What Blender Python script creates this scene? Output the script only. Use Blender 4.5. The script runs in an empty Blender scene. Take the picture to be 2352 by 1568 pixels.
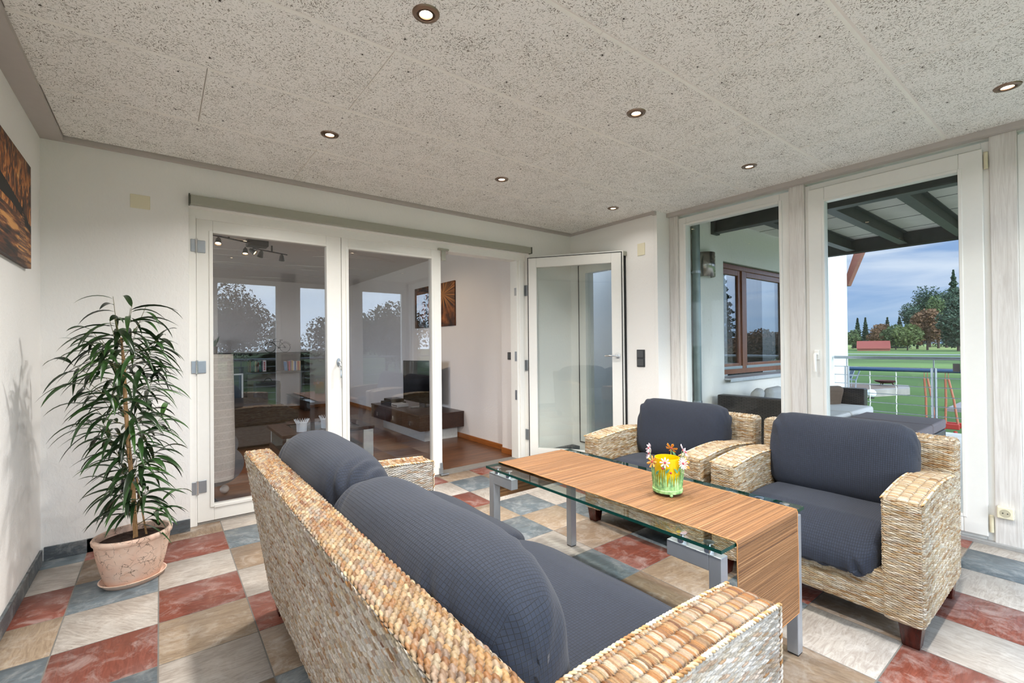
import bpy, bmesh, math, random
import numpy as np
from mathutils import Vector, Matrix
from math import sin, cos, pi, radians

random.seed(7)
rng = np.random.default_rng(7)
S = bpy.context.scene
COL = S.collection

# ------------------------------------------------------------------ camera
F_PX, YAW, PITCH, ROLL = 1058.0254, 0.6529, 0.0065, -0.0099
CAM = Vector((0.344447, -3.536595, 1.1936385))
cy, sy, cp, sp = cos(YAW), sin(YAW), cos(PITCH), sin(PITCH)
fwd = Vector((sy*cp, cy*cp, sp)); rt = Vector((cy, -sy, 0)); up = rt.cross(fwd)
r2 = rt*cos(ROLL) + up*sin(ROLL); u2 = up*cos(ROLL) - rt*sin(ROLL)
cd = bpy.data.cameras.new('camera'); co = bpy.data.objects.new('camera', cd); COL.objects.link(co)
m = Matrix((r2, u2, -fwd)).transposed().to_4x4(); m.translation = CAM
co.matrix_world = m
cd.sensor_fit = 'HORIZONTAL'; cd.sensor_width = 36.0; cd.lens = F_PX/2352*36.0
cd.clip_start = 0.02; cd.clip_end = 2000
S.camera = co

# ------------------------------------------------------------------ look
S.view_settings.view_transform = 'Standard'
S.view_settings.look = 'None'
S.view_settings.gamma = 1.0
S.view_settings.use_curve_mapping = False
S.view_settings.exposure = 0.50
try:
    S.cycles.use_denoising = True
    S.cycles.max_bounces = 14; S.cycles.diffuse_bounces = 7; S.cycles.glossy_bounces = 5
    S.cycles.transparent_max_bounces = 32
    S.cycles.sample_clamp_indirect = 6.0
    S.cycles.caustics_reflective = False; S.cycles.caustics_refractive = False
except Exception:
    pass

SKY_FRONT, SKY_BACK = 0.76, 5.8
W = bpy.data.worlds.new('sky'); S.world = W; W.use_nodes = True
nt = W.node_tree; N = nt.nodes; N.clear()
def wn(t, **k):
    n = N.new(t)
    for a, b in k.items(): setattr(n, a, b)
    return n
L = nt.links.new
tc = wn('ShaderNodeTexCoord'); sep = wn('ShaderNodeSeparateXYZ'); L(tc.outputs['Generated'], sep.inputs[0])
gr = wn('ShaderNodeValToRGB'); L(sep.outputs['Z'], gr.inputs[0])
e = gr.color_ramp.elements
e[0].position = 0.0; e[0].color = (0.33, 0.50, 0.74, 1)
e[1].position = 0.45; e[1].color = (0.16, 0.31, 0.62, 1)
x_ = e.new(0.10); x_.color = (0.30, 0.46, 0.76, 1)
mp = wn('ShaderNodeMapping'); mp.inputs['Scale'].default_value = (3.0, 3.0, 22.0); L(tc.outputs['Generated'], mp.inputs[0])
no = wn('ShaderNodeTexNoise'); no.inputs['Scale'].default_value = 1.3; no.inputs['Detail'].default_value = 6; no.inputs['Distortion'].default_value = 0.5
L(mp.outputs[0], no.inputs[0])
cr = wn('ShaderNodeValToRGB'); L(no.outputs[0], cr.inputs[0])
cr.color_ramp.elements[0].position = 0.40; cr.color_ramp.elements[0].color = (0, 0, 0, 1)
cr.color_ramp.elements[1].position = 0.72; cr.color_ramp.elements[1].color = (0.85, 0.85, 0.85, 1)
elev = wn('ShaderNodeMapRange'); elev.inputs['From Min'].default_value = 0.0; elev.inputs['From Max'].default_value = 0.13
L(sep.outputs['Z'], elev.inputs[0])
cm = wn('ShaderNodeMath', operation='MULTIPLY'); L(cr.outputs[0], cm.inputs[0]); L(elev.outputs[0], cm.inputs[1])
mx = wn('ShaderNodeMixRGB'); L(cm.outputs[0], mx.inputs[0]); L(gr.outputs[0], mx.inputs[1]); mx.inputs[2].default_value = (0.80, 0.88, 1.0, 1)
dt = wn('ShaderNodeVectorMath', operation='DOT_PRODUCT'); L(tc.outputs['Generated'], dt.inputs[0]); dt.inputs[1].default_value = (-0.30, -0.90, 0.25)
br = wn('ShaderNodeMapRange'); br.interpolation_type = 'SMOOTHSTEP'
br.inputs['From Min'].default_value = -0.15; br.inputs['From Max'].default_value = 0.75
br.inputs['To Min'].default_value = SKY_FRONT; br.inputs['To Max'].default_value = SKY_BACK
L(dt.outputs['Value'], br.inputs[0])
whiten = wn('ShaderNodeMapRange'); whiten.inputs['From Min'].default_value = 0.0; whiten.inputs['From Max'].default_value = 0.7
whiten.inputs['To Max'].default_value = 0.75; L(dt.outputs['Value'], whiten.inputs[0])
mw = wn('ShaderNodeMixRGB'); L(whiten.outputs[0], mw.inputs[0]); L(mx.outputs[0], mw.inputs[1]); mw.inputs[2].default_value = (0.58, 0.68, 0.80, 1)
bg = wn('ShaderNodeBackground'); L(mw.outputs[0], bg.inputs[0]); L(br.outputs[0], bg.inputs[1])
out = wn('ShaderNodeOutputWorld'); L(bg.outputs[0], out.inputs[0])
try: W.cycles.sampling_method = 'MANUAL'; W.cycles.sample_map_resolution = 512
except Exception: pass

def sun(d, strength, ang, colr):
    l = bpy.data.lights.new('sun', 'SUN'); l.energy = strength; l.angle = radians(ang); l.color = colr
    o = bpy.data.objects.new('sun', l); COL.objects.link(o)
    o.rotation_euler = Vector(d).to_track_quat('-Z', 'Y').to_euler(); return o
sun((0.40, 0.88, -0.30), 0.9, 7.0, (1.0, 0.93, 0.84))
SPOT_POWER = (15.5, 13.5, 1.2)          # recessed ceiling lamps, in watts: the row at the left, in the middle, by the windows

# ------------------------------------------------------------------ material helpers
def lin(h):
    if isinstance(h, str):
        h = h.lstrip('#'); c = [int(h[i:i+2], 16)/255 for i in (0, 2, 4)]
    else: c = list(h)
    return tuple((v/12.92 if v <= 0.04045 else ((v+0.055)/1.055)**2.4) for v in c) + (1.0,)

class MB_:
    """small node-graph builder"""
    def __init__(s, name):
        s.m = bpy.data.materials.new(name); s.m.use_nodes = True
        s.t = s.m.node_tree; s.n = s.t.nodes; s.b = s.n['Principled BSDF']; s.o = s.n['Material Output']
    def add(s, typ, **k):
        n = s.n.new(typ)
        for a, b in k.items():
            if a.startswith('i_'):
                key = a[2:].replace('_', ' ')
                n.inputs[int(key) if key.isdigit() else key].default_value = b
            else: setattr(n, a, b)
        return n
    def l(s, a, b): s.t.links.new(a, b)
    def coord(s, kind='Object', scale=(1, 1, 1), rot=(0, 0, 0)):
        t = s.add('ShaderNodeTexCoord'); mp = s.add('ShaderNodeMapping')
        mp.inputs['Scale'].default_value = scale; mp.inputs['Rotation'].default_value = rot
        s.l(t.outputs[kind], mp.inputs[0]); return mp.outputs[0]
    def noise(s, vec, scale, detail=3, rough=0.55, dist=0.0):
        n = s.add('ShaderNodeTexNoise'); n.inputs['Scale'].default_value = scale; n.inputs['Detail'].default_value = detail
        n.inputs['Roughness'].default_value = rough; n.inputs['Distortion'].default_value = dist
        s.l(vec, n.inputs[0]); return n.outputs[0]
    def ramp(s, fac, stops):
        r = s.add('ShaderNodeValToRGB'); s.l(fac, r.inputs[0]); el = r.color_ramp.elements
        while len(el) < len(stops): el.new(0.5)
        for e_, (p, c) in zip(el, stops): e_.position = p; e_.color = c if len(c) == 4 else tuple(c)+(1,)
        return r.outputs[0]
    def mix(s, fac, a, b, mode='MIX'):
        n = s.add('ShaderNodeMixRGB', blend_type=mode)
        for i, v in ((0, fac), (1, a), (2, b)):
            if hasattr(v, 'is_output') or isinstance(v, bpy.types.NodeSocket): s.l(v, n.inputs[i])
            else: n.inputs[i].default_value = v
        return n.outputs[0]
    def bump(s, h, strength, dist=0.01):
        n = s.add('ShaderNodeBump'); n.inputs['Strength'].default_value = strength; n.inputs['Distance'].default_value = dist
        s.l(h, n.inputs['Height']); s.l(n.outputs[0], s.b.inputs['Normal'])
    def set(s, **k):
        for a, v in k.items():
            i = s.b.inputs[a.replace('_', ' ')]
            if isinstance(v, bpy.types.NodeSocket): s.l(v, i)
            else: i.default_value = v
        return s
def mul(c, f): return (c[0]*f, c[1]*f, c[2]*f, 1.0)

def simple(name, h, rough=0.5, metal=0.0, var=0.06, scale=30.0, bump=0.0, spec=None):
    a = MB_(name); c = lin(h); v = a.coord()
    n = a.noise(v, scale, 4)
    a.set(Base_Color=a.ramp(n, [(0.3, mul(c, 1-var)), (0.7, mul(c, 1+var))]), Roughness=rough, Metallic=metal)
    if spec is not None: a.b.inputs['Specular IOR Level'].default_value = spec
    if bump: a.bump(n, bump, 0.003)
    return a.m
def emis(name, colr, strength):
    a = MB_(name); a.set(Base_Color=(0.8, 0.8, 0.8, 1), Emission_Color=tuple(colr)+(1,), Emission_Strength=strength); return a.m
def glass(name, tint, ior=1.5, rough=0.0, boost=1.0, graze=0.85):
    a = MB_(name); a.n.remove(a.b)
    tr = a.add('ShaderNodeBsdfTransparent'); tr.inputs[0].default_value = tint
    gl = a.add('ShaderNodeBsdfGlossy'); gl.inputs['Roughness'].default_value = rough
    # Schlick reflectance, the same from both sides of the pane
    lw = a.add('ShaderNodeLayerWeight'); lw.inputs[0].default_value = 0.5
    pw = a.add('ShaderNodeMath', operation='POWER'); a.l(lw.outputs['Facing'], pw.inputs[0]); pw.inputs[1].default_value = 5.0
    f0 = ((ior-1)/(ior+1))**2
    mm = a.add('ShaderNodeMath', operation='MULTIPLY_ADD', use_clamp=True); a.l(pw.outputs[0], mm.inputs[0]); mm.inputs[1].default_value = (1-f0)*graze; mm.inputs[2].default_value = f0*boost
    mi = a.add('ShaderNodeMixShader'); a.l(mm.outputs[0], mi.inputs[0]); a.l(tr.outputs[0], mi.inputs[1]); a.l(gl.outputs[0], mi.inputs[2])
    a.l(mi.outputs[0], a.o.inputs[0]); return a.m

# plaster walls (raked render)
def plaster(name, h, sc=55.0, bs=0.55, speck=0.0):
    a = MB_(name); v = a.coord(scale=(1, 1, 0.55)); c = lin(h)
    n1 = a.noise(v, sc, 5, 0.6, 0.6); n2 = a.noise(v, 1.3, 2)
    colr = a.ramp(n2, [(0.3, mul(c, 0.97)), (0.7, mul(c, 1.03))])
    if speck:
        n3 = a.noise(v, 45.0, 3); colr = a.mix(a.ramp(n3, [(0.28, (1, 1, 1, 1)), (0.33, (0, 0, 0, 1))]), colr, mul(c, 1-speck))
    a.set(Base_Color=colr, Roughness=0.9); a.bump(n1, bs, 0.006); return a.m
M_WALL = plaster('wall_plaster', '#f2f1ee', 50, 0.5)
M_WALL_OUT = plaster('outside_render', '#efede6', 38, 0.9, 0.12)
M_LRWALL = plaster('living_room_plaster', '#e6e1de', 90, 0.35)
M_LRCEIL = simple('living_room_ceiling', '#e0dcd6', 0.9, var=0.02)

def woodwool():
    a = MB_('wood_wool_board'); v = a.coord()
    cells = a.add('ShaderNodeTexVoronoi', feature='F1'); cells.inputs['Scale'].default_value = 45; a.l(v, cells.inputs[0])
    rot = a.add('ShaderNodeVectorRotate', rotation_type='Z_AXIS'); a.l(v, rot.inputs['Vector'])
    ang = a.add('ShaderNodeSeparateColor'); a.l(cells.outputs['Color'], ang.inputs[0])
    am = a.add('ShaderNodeMath', operation='MULTIPLY'); a.l(ang.outputs[0], am.inputs[0]); am.inputs[1].default_value = 6.28
    a.l(am.outputs[0], rot.inputs['Angle'])
    mp = a.add('ShaderNodeMapping'); mp.inputs['Scale'].default_value = (95, 290, 1); a.l(rot.outputs[0], mp.inputs[0])
    n = a.noise(mp.outputs[0], 1.0, 2, 0.5, 0.8)
    big = a.noise(v, 7.0, 3)
    thr = a.add('ShaderNodeMath', operation='MULTIPLY_ADD'); a.l(big, thr.inputs[0]); thr.inputs[1].default_value = -0.16; thr.inputs[2].default_value = 0.08
    nn = a.add('ShaderNodeMath', operation='ADD'); a.l(n, nn.inputs[0]); a.l(thr.outputs[0], nn.inputs[1])
    base = lin('#f6f4f0'); dark = lin('#7d776c')
    colr = a.ramp(nn.outputs[0], [(0.365, dark), (0.440, base)])
    a.set(Base_Color=colr, Roughness=0.95); a.bump(nn.outputs[0], 0.25, 0.003); return a.m
M_CEIL = woodwool()
M_TRIM = simple('ceiling_edge_paint', '#bdb6b2', 0.7, var=0.02)
M_PVC = simple('white_window_plastic', '#e6e6e2', 0.35, var=0.01)
M_WHITE_LAC = simple('white_lacquer', '#ecebe6', 0.35, var=0.01)
M_SEAL = simple('black_rubber_seal', '#1b1c1e', 0.6)
def whitewash():
    a = MB_('whitewashed_wood'); v = a.coord(scale=(14, 14, 0.7))
    g = a.noise(v, 4.0, 5, 0.65, 1.5); c1, c2 = lin('#dddad6'), lin('#cac5c0')
    v2 = a.coord(scale=(1, 1, 0.6)); kn = a.add('ShaderNodeTexVoronoi', feature='F1'); kn.inputs['Scale'].default_value = 5.0; a.l(v2, kn.inputs[0])
    k = a.ramp(kn.outputs['Distance'], [(0.0, (1, 1, 1, 1)), (0.045, (0, 0, 0, 1))])
    a.set(Base_Color=a.mix(k, a.ramp(g, [(0.35, c2), (0.6, c1)]), lin('#8d7f74')), Roughness=0.6); a.bump(g, 0.15, 0.002); return a.m
M_POST = whitewash()
M_ALU = simple('brushed_aluminium', '#aab0b6', 0.35, 0.85, 0.04)
M_RAILHDR = simple('grey_painted_track', '#a5a598', 0.45, 0.1, 0.02)
M_CHROME = simple('chrome', '#d8dadc', 0.12, 1.0, 0.02)
M_GLASS = glass('window_glass', (0.96, 0.975, 0.97, 1), 1.5, boost=0.40, graze=0.5)
M_DOORGLASS = glass('door_glass', (0.90, 0.90, 0.905, 1), 1.55, boost=1.6)
M_CREAM = simple('cream_plastic', '#e6dfc4', 0.4, var=0.01)
M_GREYPL = simple('dark_grey_plastic', '#4a4c4e', 0.35, var=0.02)

# tiles: the tile's own colour and grain angle come from attributes of each tile
def tile_mat(name, attr=True, fixed=None):
    a = MB_(name); v = a.coord()
    if attr:
        at = a.add('ShaderNodeAttribute', attribute_name='tile'); sc = a.add('ShaderNodeSeparateColor'); a.l(at.outputs['Color'], sc.inputs[0])
        base = a.add('ShaderNodeAttribute', attribute_name='tint').outputs['Color']
        rot = a.add('ShaderNodeVectorRotate', rotation_type='Z_AXIS'); a.l(v, rot.inputs['Vector'])
        mm = a.add('ShaderNodeMath', operation='MULTIPLY'); a.l(sc.outputs[0], mm.inputs[0]); mm.inputs[1].default_value = 6.28
        a.l(mm.outputs[0], rot.inputs['Angle'])
        off = a.add('ShaderNodeVectorMath', operation='ADD'); a.l(rot.outputs[0], off.inputs[0])
        cx = a.add('ShaderNodeCombineXYZ'); m2 = a.add('ShaderNodeMath', operation='MULTIPLY'); a.l(sc.outputs[1], m2.inputs[0]); m2.inputs[1].default_value = 37.0
        a.l(m2.outputs[0], cx.inputs[2]); a.l(cx.outputs[0], off.inputs[1]); vec = off.outputs[0]
        red = sc.outputs[2]
    else:
        vec = v; base = fixed; red = 0.3
    st = a.add('ShaderNodeMapping'); st.inputs['Scale'].default_value = (7, 42, 7) if attr else (9, 9, 60); a.l(vec, st.inputs[0])
    n1 = a.noise(st.outputs[0], 1.0, 6, 0.65, 2.2)
    n2 = a.noise(vec, 11.0, 6, 0.7, 0.6)
    n3 = a.noise(vec, 60.0, 4, 0.6)
    dk = a.mix(1.0, base, (0.66, 0.62, 0.60, 1), 'MULTIPLY'); lt = a.mix(0.42, base, (0.62, 0.60, 0.57, 1))
    c = a.mix(a.ramp(n1, [(0.38, (0, 0, 0, 1)), (0.66, (1, 1, 1, 1))]), dk, base)
    f2 = a.ramp(n2, [(0.48, (0, 0, 0, 1)), (0.68, (1, 1, 1, 1))])
    c = a.mix(a.mix(1.0, f2, (0.75, 0.75, 0.75, 1), 'MULTIPLY'), c, lt)
    c = a.mix(a.ramp(n3, [(0.30, (0.35, 0.35, 0.35, 1)), (0.42, (0, 0, 0, 1))]), c, dk)
    a.set(Base_Color=c, Roughness=0.42); a.bump(n1, 0.25, 0.002); return a.m
M_TILE = tile_mat('slate_look_tiles')
M_BASET = tile_mat('slate_baseboard', False, lin('#5a6369'))
M_GROUT = simple('grey_grout', '#77746f', 0.9)

def parquet():
    a = MB_('mosaic_parquet'); v = a.coord(rot=(0, 0, 0))
    bk = a.add('ShaderNodeTexBrick'); a.l(v, bk.inputs[0])
    bk.inputs['Scale'].default_value = 1.0; bk.inputs['Brick Width'].default_value = 0.26; bk.inputs['Row Height'].default_value = 0.024
    bk.inputs['Mortar Size'].default_value = 0.0006; bk.inputs['Bias'].default_value = 0.0
    bk.inputs[1].default_value = lin('#7e5233'); bk.inputs[2].default_value = lin('#4a2b1a'); bk.inputs[3].default_value = lin('#2a180e')
    s2 = a.add('ShaderNodeMapping'); s2.inputs['Scale'].default_value = (6, 80, 1); a.l(v, s2.inputs[0])
    n = a.noise(s2.outputs[0], 1.0, 4)
    a.set(Base_Color=a.mix(0.35, bk.outputs[0], a.ramp(n, [(0.3, lin('#3a2113')), (0.7, lin('#8b5c3a'))])), Roughness=0.32); return a.m
M_PARQUET = parquet()
def wood(name, h1, h2, axis=0, sc=1.0, rough=0.4):
    a = MB_(name); s_ = [28*sc]*3; s_[axis] = 2.0*sc
    v = a.coord(scale=tuple(s_)); n = a.noise(v, 2.0, 5, 0.6, 1.0)
    a.set(Base_Color=a.ramp(n, [(0.3, lin(h1)), (0.7, lin(h2))]), Roughness=rough); a.bump(n, 0.05, 0.001); return a.m
M_OAKBASE = wood('oak_baseboard', '#8a4c1c', '#a8662e', 1)
M_WENGE = wood('wenge', '#2a1a15', '#43291f', 1, rough=0.3)
M_DARKOAK = wood('dark_cabinet_wood', '#191516', '#2a2324', 0, rough=0.35)
M_LEG = wood('mahogany_leg', '#2a0f0b', '#4a1b12', 2, rough=0.2)
M_BROWNWIN = wood('brown_window_wood', '#6b3b26', '#8e5639', 2, rough=0.35)
M_REDWOOD = wood('red_brown_bargeboard', '#6e4136', '#8a5548', 0)

# ------------------------------------------------------------------ mesh helpers
class MB:
    def __init__(s): s.v = []; s.f = []; s.uv = None
    def add(s, vs, fs):
        n = len(s.v); s.v += [tuple(p) for p in vs]; s.f += [tuple(n+i for i in f) for f in fs]; return s
    def box(s, x0, x1, y0, y1, z0, z1, M=None):
        vs = [(x, y, z) for x in (x0, x1) for y in (y0, y1) for z in (z0, z1)]
        if M is not None: vs = [tuple(M @ Vector(p)) for p in vs]
        return s.add(vs, [(0, 1, 3, 2), (4, 6, 7, 5), (0, 4, 5, 1), (2, 3, 7, 6), (0, 2, 6, 4), (1, 5, 7, 3)])
    def prism(s, pts, axis, a0, a1):
        """extrude a 2D outline along an axis (0 x, 1 y, 2 z)"""
        n = len(pts); vs = []
        for a in (a0, a1):
            for p in pts:
                q = list(p); q.insert(axis, a); vs.append(q)
        fs = [tuple(range(n))[::-1], tuple(range(n, 2*n))] + [(i, (i+1) % n, n+(i+1) % n, n+i) for i in range(n)]
        return s.add(vs, fs)
    def tube(s, pts, r, n=8, closed=False, cap=True):
        pts = [Vector(p) for p in pts]; R = r if isinstance(r, (list, tuple)) else [r]*len(pts)
        vs = []; k = len(pts); prev = None
        for i, p in enumerate(pts):
            if closed: d = pts[(i+1) % k] - pts[i-1]
            else: d = pts[min(i+1, k-1)] - pts[max(i-1, 0)]
            d.normalize()
            if prev is None:
                a = Vector((0, 0, 1)) if abs(d.z) < 0.9 else Vector((1, 0, 0)); x = d.cross(a).normalized()
            else: x = (prev - d*prev.dot(d)).normalized()
            prev = x; y = d.cross(x)
            vs += [p + (x*cos(2*pi*j/n) + y*sin(2*pi*j/n))*R[i] for j in range(n)]
        fs = []
        for i in range(k if closed else k-1):
            b = ((i+1) % k)*n
            fs += [(i*n+j, i*n+(j+1) % n, b+(j+1) % n, b+j) for j in range(n)]
        if cap and not closed: fs += [tuple(range(n))[::-1], tuple(range((k-1)*n, k*n))]
        return s.add(vs, fs)
    def lathe(s, prof, c=(0, 0, 0), n=24, sx=1.0, sy_=1.0, M=None, cap=True):
        """prof: (radius, height) list, spun about z"""
        vs = []; k = len(prof)
        for r, z in prof:
            for j in range(n):
                a = 2*pi*j/n; p = Vector((c[0]+r*sx*cos(a), c[1]+r*sy_*sin(a), c[2]+z))
                vs.append(M @ p if M is not None else p)
        fs = [(i*n+j, i*n+(j+1) % n, (i+1)*n+(j+1) % n, (i+1)*n+j) for i in range(k-1) for j in range(n)]
        if cap and prof[0][0] > 1e-6: fs.append(tuple(range(n))[::-1])
        if cap and prof[-1][0] > 1e-6: fs.append(tuple(range((k-1)*n, k*n)))
        return s.add(vs, fs)
    def cyl(s, c, r, z0, z1, n=16): return s.lathe([(r, z0), (r, z1)], c, n)
    def ball(s, c, r, n=12):
        return s.lathe([(r*sin(pi*i/n)+(1e-7), -r*cos(pi*i/n)) for i in range(n+1)], c, n*2)
    def build(s, name, mat, parent=None, bevel=0.0, smooth=False, seg=2, loc=None):
        me = bpy.data.meshes.new(name); me.from_pydata(s.v, [], s.f); me.validate()
        bm = bmesh.new(); bm.from_mesh(me); bmesh.ops.recalc_face_normals(bm, faces=bm.faces); bm.to_mesh(me); bm.free()
        o = bpy.data.objects.new(name, me); COL.objects.link(o)
        for mm in (mat if isinstance(mat, (list, tuple)) else [mat]): me.materials.append(mm)
        if smooth: smooth_by_angle(me, 40)
        if bevel:
            b = o.modifiers.new('bevel', 'BEVEL'); b.width = bevel; b.segments = seg; b.limit_method = 'ANGLE'; b.angle_limit = radians(40)
        if loc is not None: o.location = loc
        if parent is not None: adopt(o, parent)
        return o
def smooth_by_angle(me, deg):
    me.polygons.foreach_set('use_smooth', [True]*len(me.polygons))
    bm = bmesh.new(); bm.from_mesh(me)
    for ed in bm.edges:
        if len(ed.link_faces) == 2 and ed.calc_face_angle(0) > radians(deg): ed.smooth = False
    bm.to_mesh(me); bm.free()
def adopt(o, p):
    """child keeps the world coordinates it was built in"""
    o.parent = p; o.matrix_parent_inverse = world_of(p).inverted()
def world_of(p):
    m_ = p.matrix_basis.copy()
    if p.parent is not None: m_ = world_of(p.parent) @ p.matrix_parent_inverse @ m_
    return m_
def tag(o, label=None, cat=None, group=None, kind=None):
    if label: o['label'] = label
    if cat: o['category'] = cat
    if group: o['group'] = group
    if kind: o['kind'] = kind
    return o
def thing(name, loc, label, cat, group=None, rz=0):
    o = bpy.data.objects.new(name, None); COL.objects.link(o); o.location = loc; o.rotation_euler = (0, 0, rz)
    o.empty_display_size = 0.1
    return tag(o, label, cat, group)
def struct(o, label=None, cat='structure'):
    return tag(o, label, cat, None, 'structure')
def dup(root, dloc, label=None, group=None):
    """copy of a thing with copies of its parts and sub-parts, moved by dloc"""
    r = root.copy(); COL.objects.link(r); r.location = root.location + Vector(dloc)
    if label: r['label'] = label
    if group: r['group'] = group
    for ch in list(root.children):
        if ch.name.startswith('__'): continue
        c = ch.copy(); COL.objects.link(c); c.parent = r; c.matrix_parent_inverse = ch.matrix_parent_inverse.copy()
        for g in list(ch.children):
            d = g.copy(); COL.objects.link(d); d.parent = c; d.matrix_parent_inverse = g.matrix_parent_inverse.copy()
    return r
def np_mesh(name, V, Fq, mat, parent=None, uv=None, col=None, smooth=True):
    me = bpy.data.meshes.new(name)
    nv, nf = len(V), len(Fq); k = Fq.shape[1]
    me.vertices.add(nv); me.vertices.foreach_set('co', np.ascontiguousarray(V, np.float32).ravel())
    me.loops.add(nf*k); me.loops.foreach_set('vertex_index', np.ascontiguousarray(Fq, np.int32).ravel())
    me.polygons.add(nf); me.polygons.foreach_set('loop_start', np.arange(0, nf*k, k, dtype=np.int32))
    try: me.polygons.foreach_set('loop_total', np.full(nf, k, dtype=np.int32))
    except Exception: pass
    if smooth: me.polygons.foreach_set('use_smooth', np.ones(nf, bool))
    if uv is not None:
        ul = me.uv_layers.new(name='UVMap'); ul.data.foreach_set('uv', np.ascontiguousarray(uv if len(uv) == nf*k else uv[Fq.ravel()], np.float32).ravel())
    if col is not None:
        ca = me.color_attributes.new('tint', 'FLOAT_COLOR', 'POINT')
        ca.data.foreach_set('color', np.ascontiguousarray(np.c_[col, np.ones(nv)], np.float32).ravel())
    me.update(); me.validate(); me.materials.append(mat)
    o = bpy.data.objects.new(name, me); COL.objects.link(o)
    if parent is not None: adopt(o, parent)
    return o
def grid_faces(nu, nv, off=0, flip=False):
    i, j = np.meshgrid(np.arange(nu-1), np.arange(nv-1), indexing='ij')
    a = (i*nv+j).ravel()+off
    q = np.stack([a, a+nv, a+nv+1, a+1], 1)
    return q[:, ::-1] if flip else q

# ================================================================== STRUCTURE
T = 0.335
XL, YB, XR, XW, YF, H = -0.19, 0.142, 3.993, 4.20, -4.30, 2.41
# floor: grid of square tiles in five colours
TC = {'L': '#bfb8af', 'N': '#98846f', 'G': '#6d7a82', 'R': '#8a4e3f', 'B': '#ae9a82'}
known = {(-1,-1):'G',(0,-1):'R',(1,-1):'N',(2,-1):'L',(-1,0):'L',(0,0):'N',(1,0):'R',(2,0):'G',(-1,1):'R',(0,1):'G',(1,1):'L',(2,1):'N',
 (-1,2):'B',(0,2):'L',(1,2):'R',(2,2):'L',(-1,3):'G',(0,3):'R',(1,3):'B',(2,3):'R',(1,4):'L',(2,4):'N',(0,4):'G',(2,5):'G',(1,5):'N',
 (6,-1):'R',(7,-1):'N',(8,-1):'R',(6,0):'L',(7,0):'G',(8,0):'N',(6,1):'R',(7,1):'L',(8,1):'L',(9,1):'G',(7,2):'G',(8,2):'L',(7,3):'B',
 (8,3):'G',(6,3):'G',(6,2):'B',(6,4):'L',(7,4):'N',(8,4):'N',(7,5):'R',(6,5):'G',(8,5):'G',(7,6):'B',(6,6):'N',(7,7):'G',(8,6):'N',
 (8,7):'R',(6,8):'N',(7,8):'L',(8,8):'N',(7,9):'R',(6,9):'G',(8,9):'L',(9,9):'R',(10,9):'L',(11,9):'G',(12,9):'L',(12,8):'R',(11,8):'N'}
def build_floor():
    V = []; Fc = []; A = []; Cc = []
    g = 0.0022
    pool = ['L', 'B', 'N', 'G', 'R', 'L']
    for i in range(-1, 13):
        for j in range(-1, 13):
            k = known.get((i, j)) or random.choice(pool)
            x0, x1, y1, y0 = i*T+g, (i+1)*T-g, -j*T-g, -(j+1)*T+g
            x0 = max(x0, XL-0.02); x1 = min(x1, XW+0.03); y1 = min(y1, 0.30); y0 = max(y0, YF-0.05)
            if x1-x0 < 0.005 or y1-y0 < 0.005: continue
            n = len(V); b = 0.0015
            V += [(x0, y0, -b), (x1, y0, -b), (x1, y1, -b), (x0, y1, -b), (x0+b, y0+b, 0), (x1-b, y0+b, 0), (x1-b, y1-b, 0), (x0+b, y1-b, 0)]
            Fc += [(n+4, n+5, n+6, n+7)] + [(n+a, n+(a+1) % 4, n+4+(a+1) % 4, n+4+a) for a in range(4)]
            c = np.array(lin(TC[k])[:3])*rng.uniform(0.92, 1.08)
            Cc += [c]*8; A += [(rng.choice([0, 0.02, 0.25, 0.5, 0.03, rng.random()]), rng.random(), 1.0 if k == 'R' else 0.0)]*8
    o = np_mesh('floor', np.array(V), np.array(Fc), M_TILE, col=np.array(Cc), smooth=False)
    ca = o.data.color_attributes.new('tile', 'FLOAT_COLOR', 'POINT'); ca.data.foreach_set('color', np.c_[np.array(A), np.ones(len(A))].astype(np.float32).ravel())
    struct(o, 'floor of square slate-look tiles in beige, rust and slate blue', 'floor')
    m = MB().box(XL-0.1, XW+0.06, YF-0.06, 0.30, -0.1, -0.0012); m.build('grout', M_GROUT, o)
build_floor()

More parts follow.
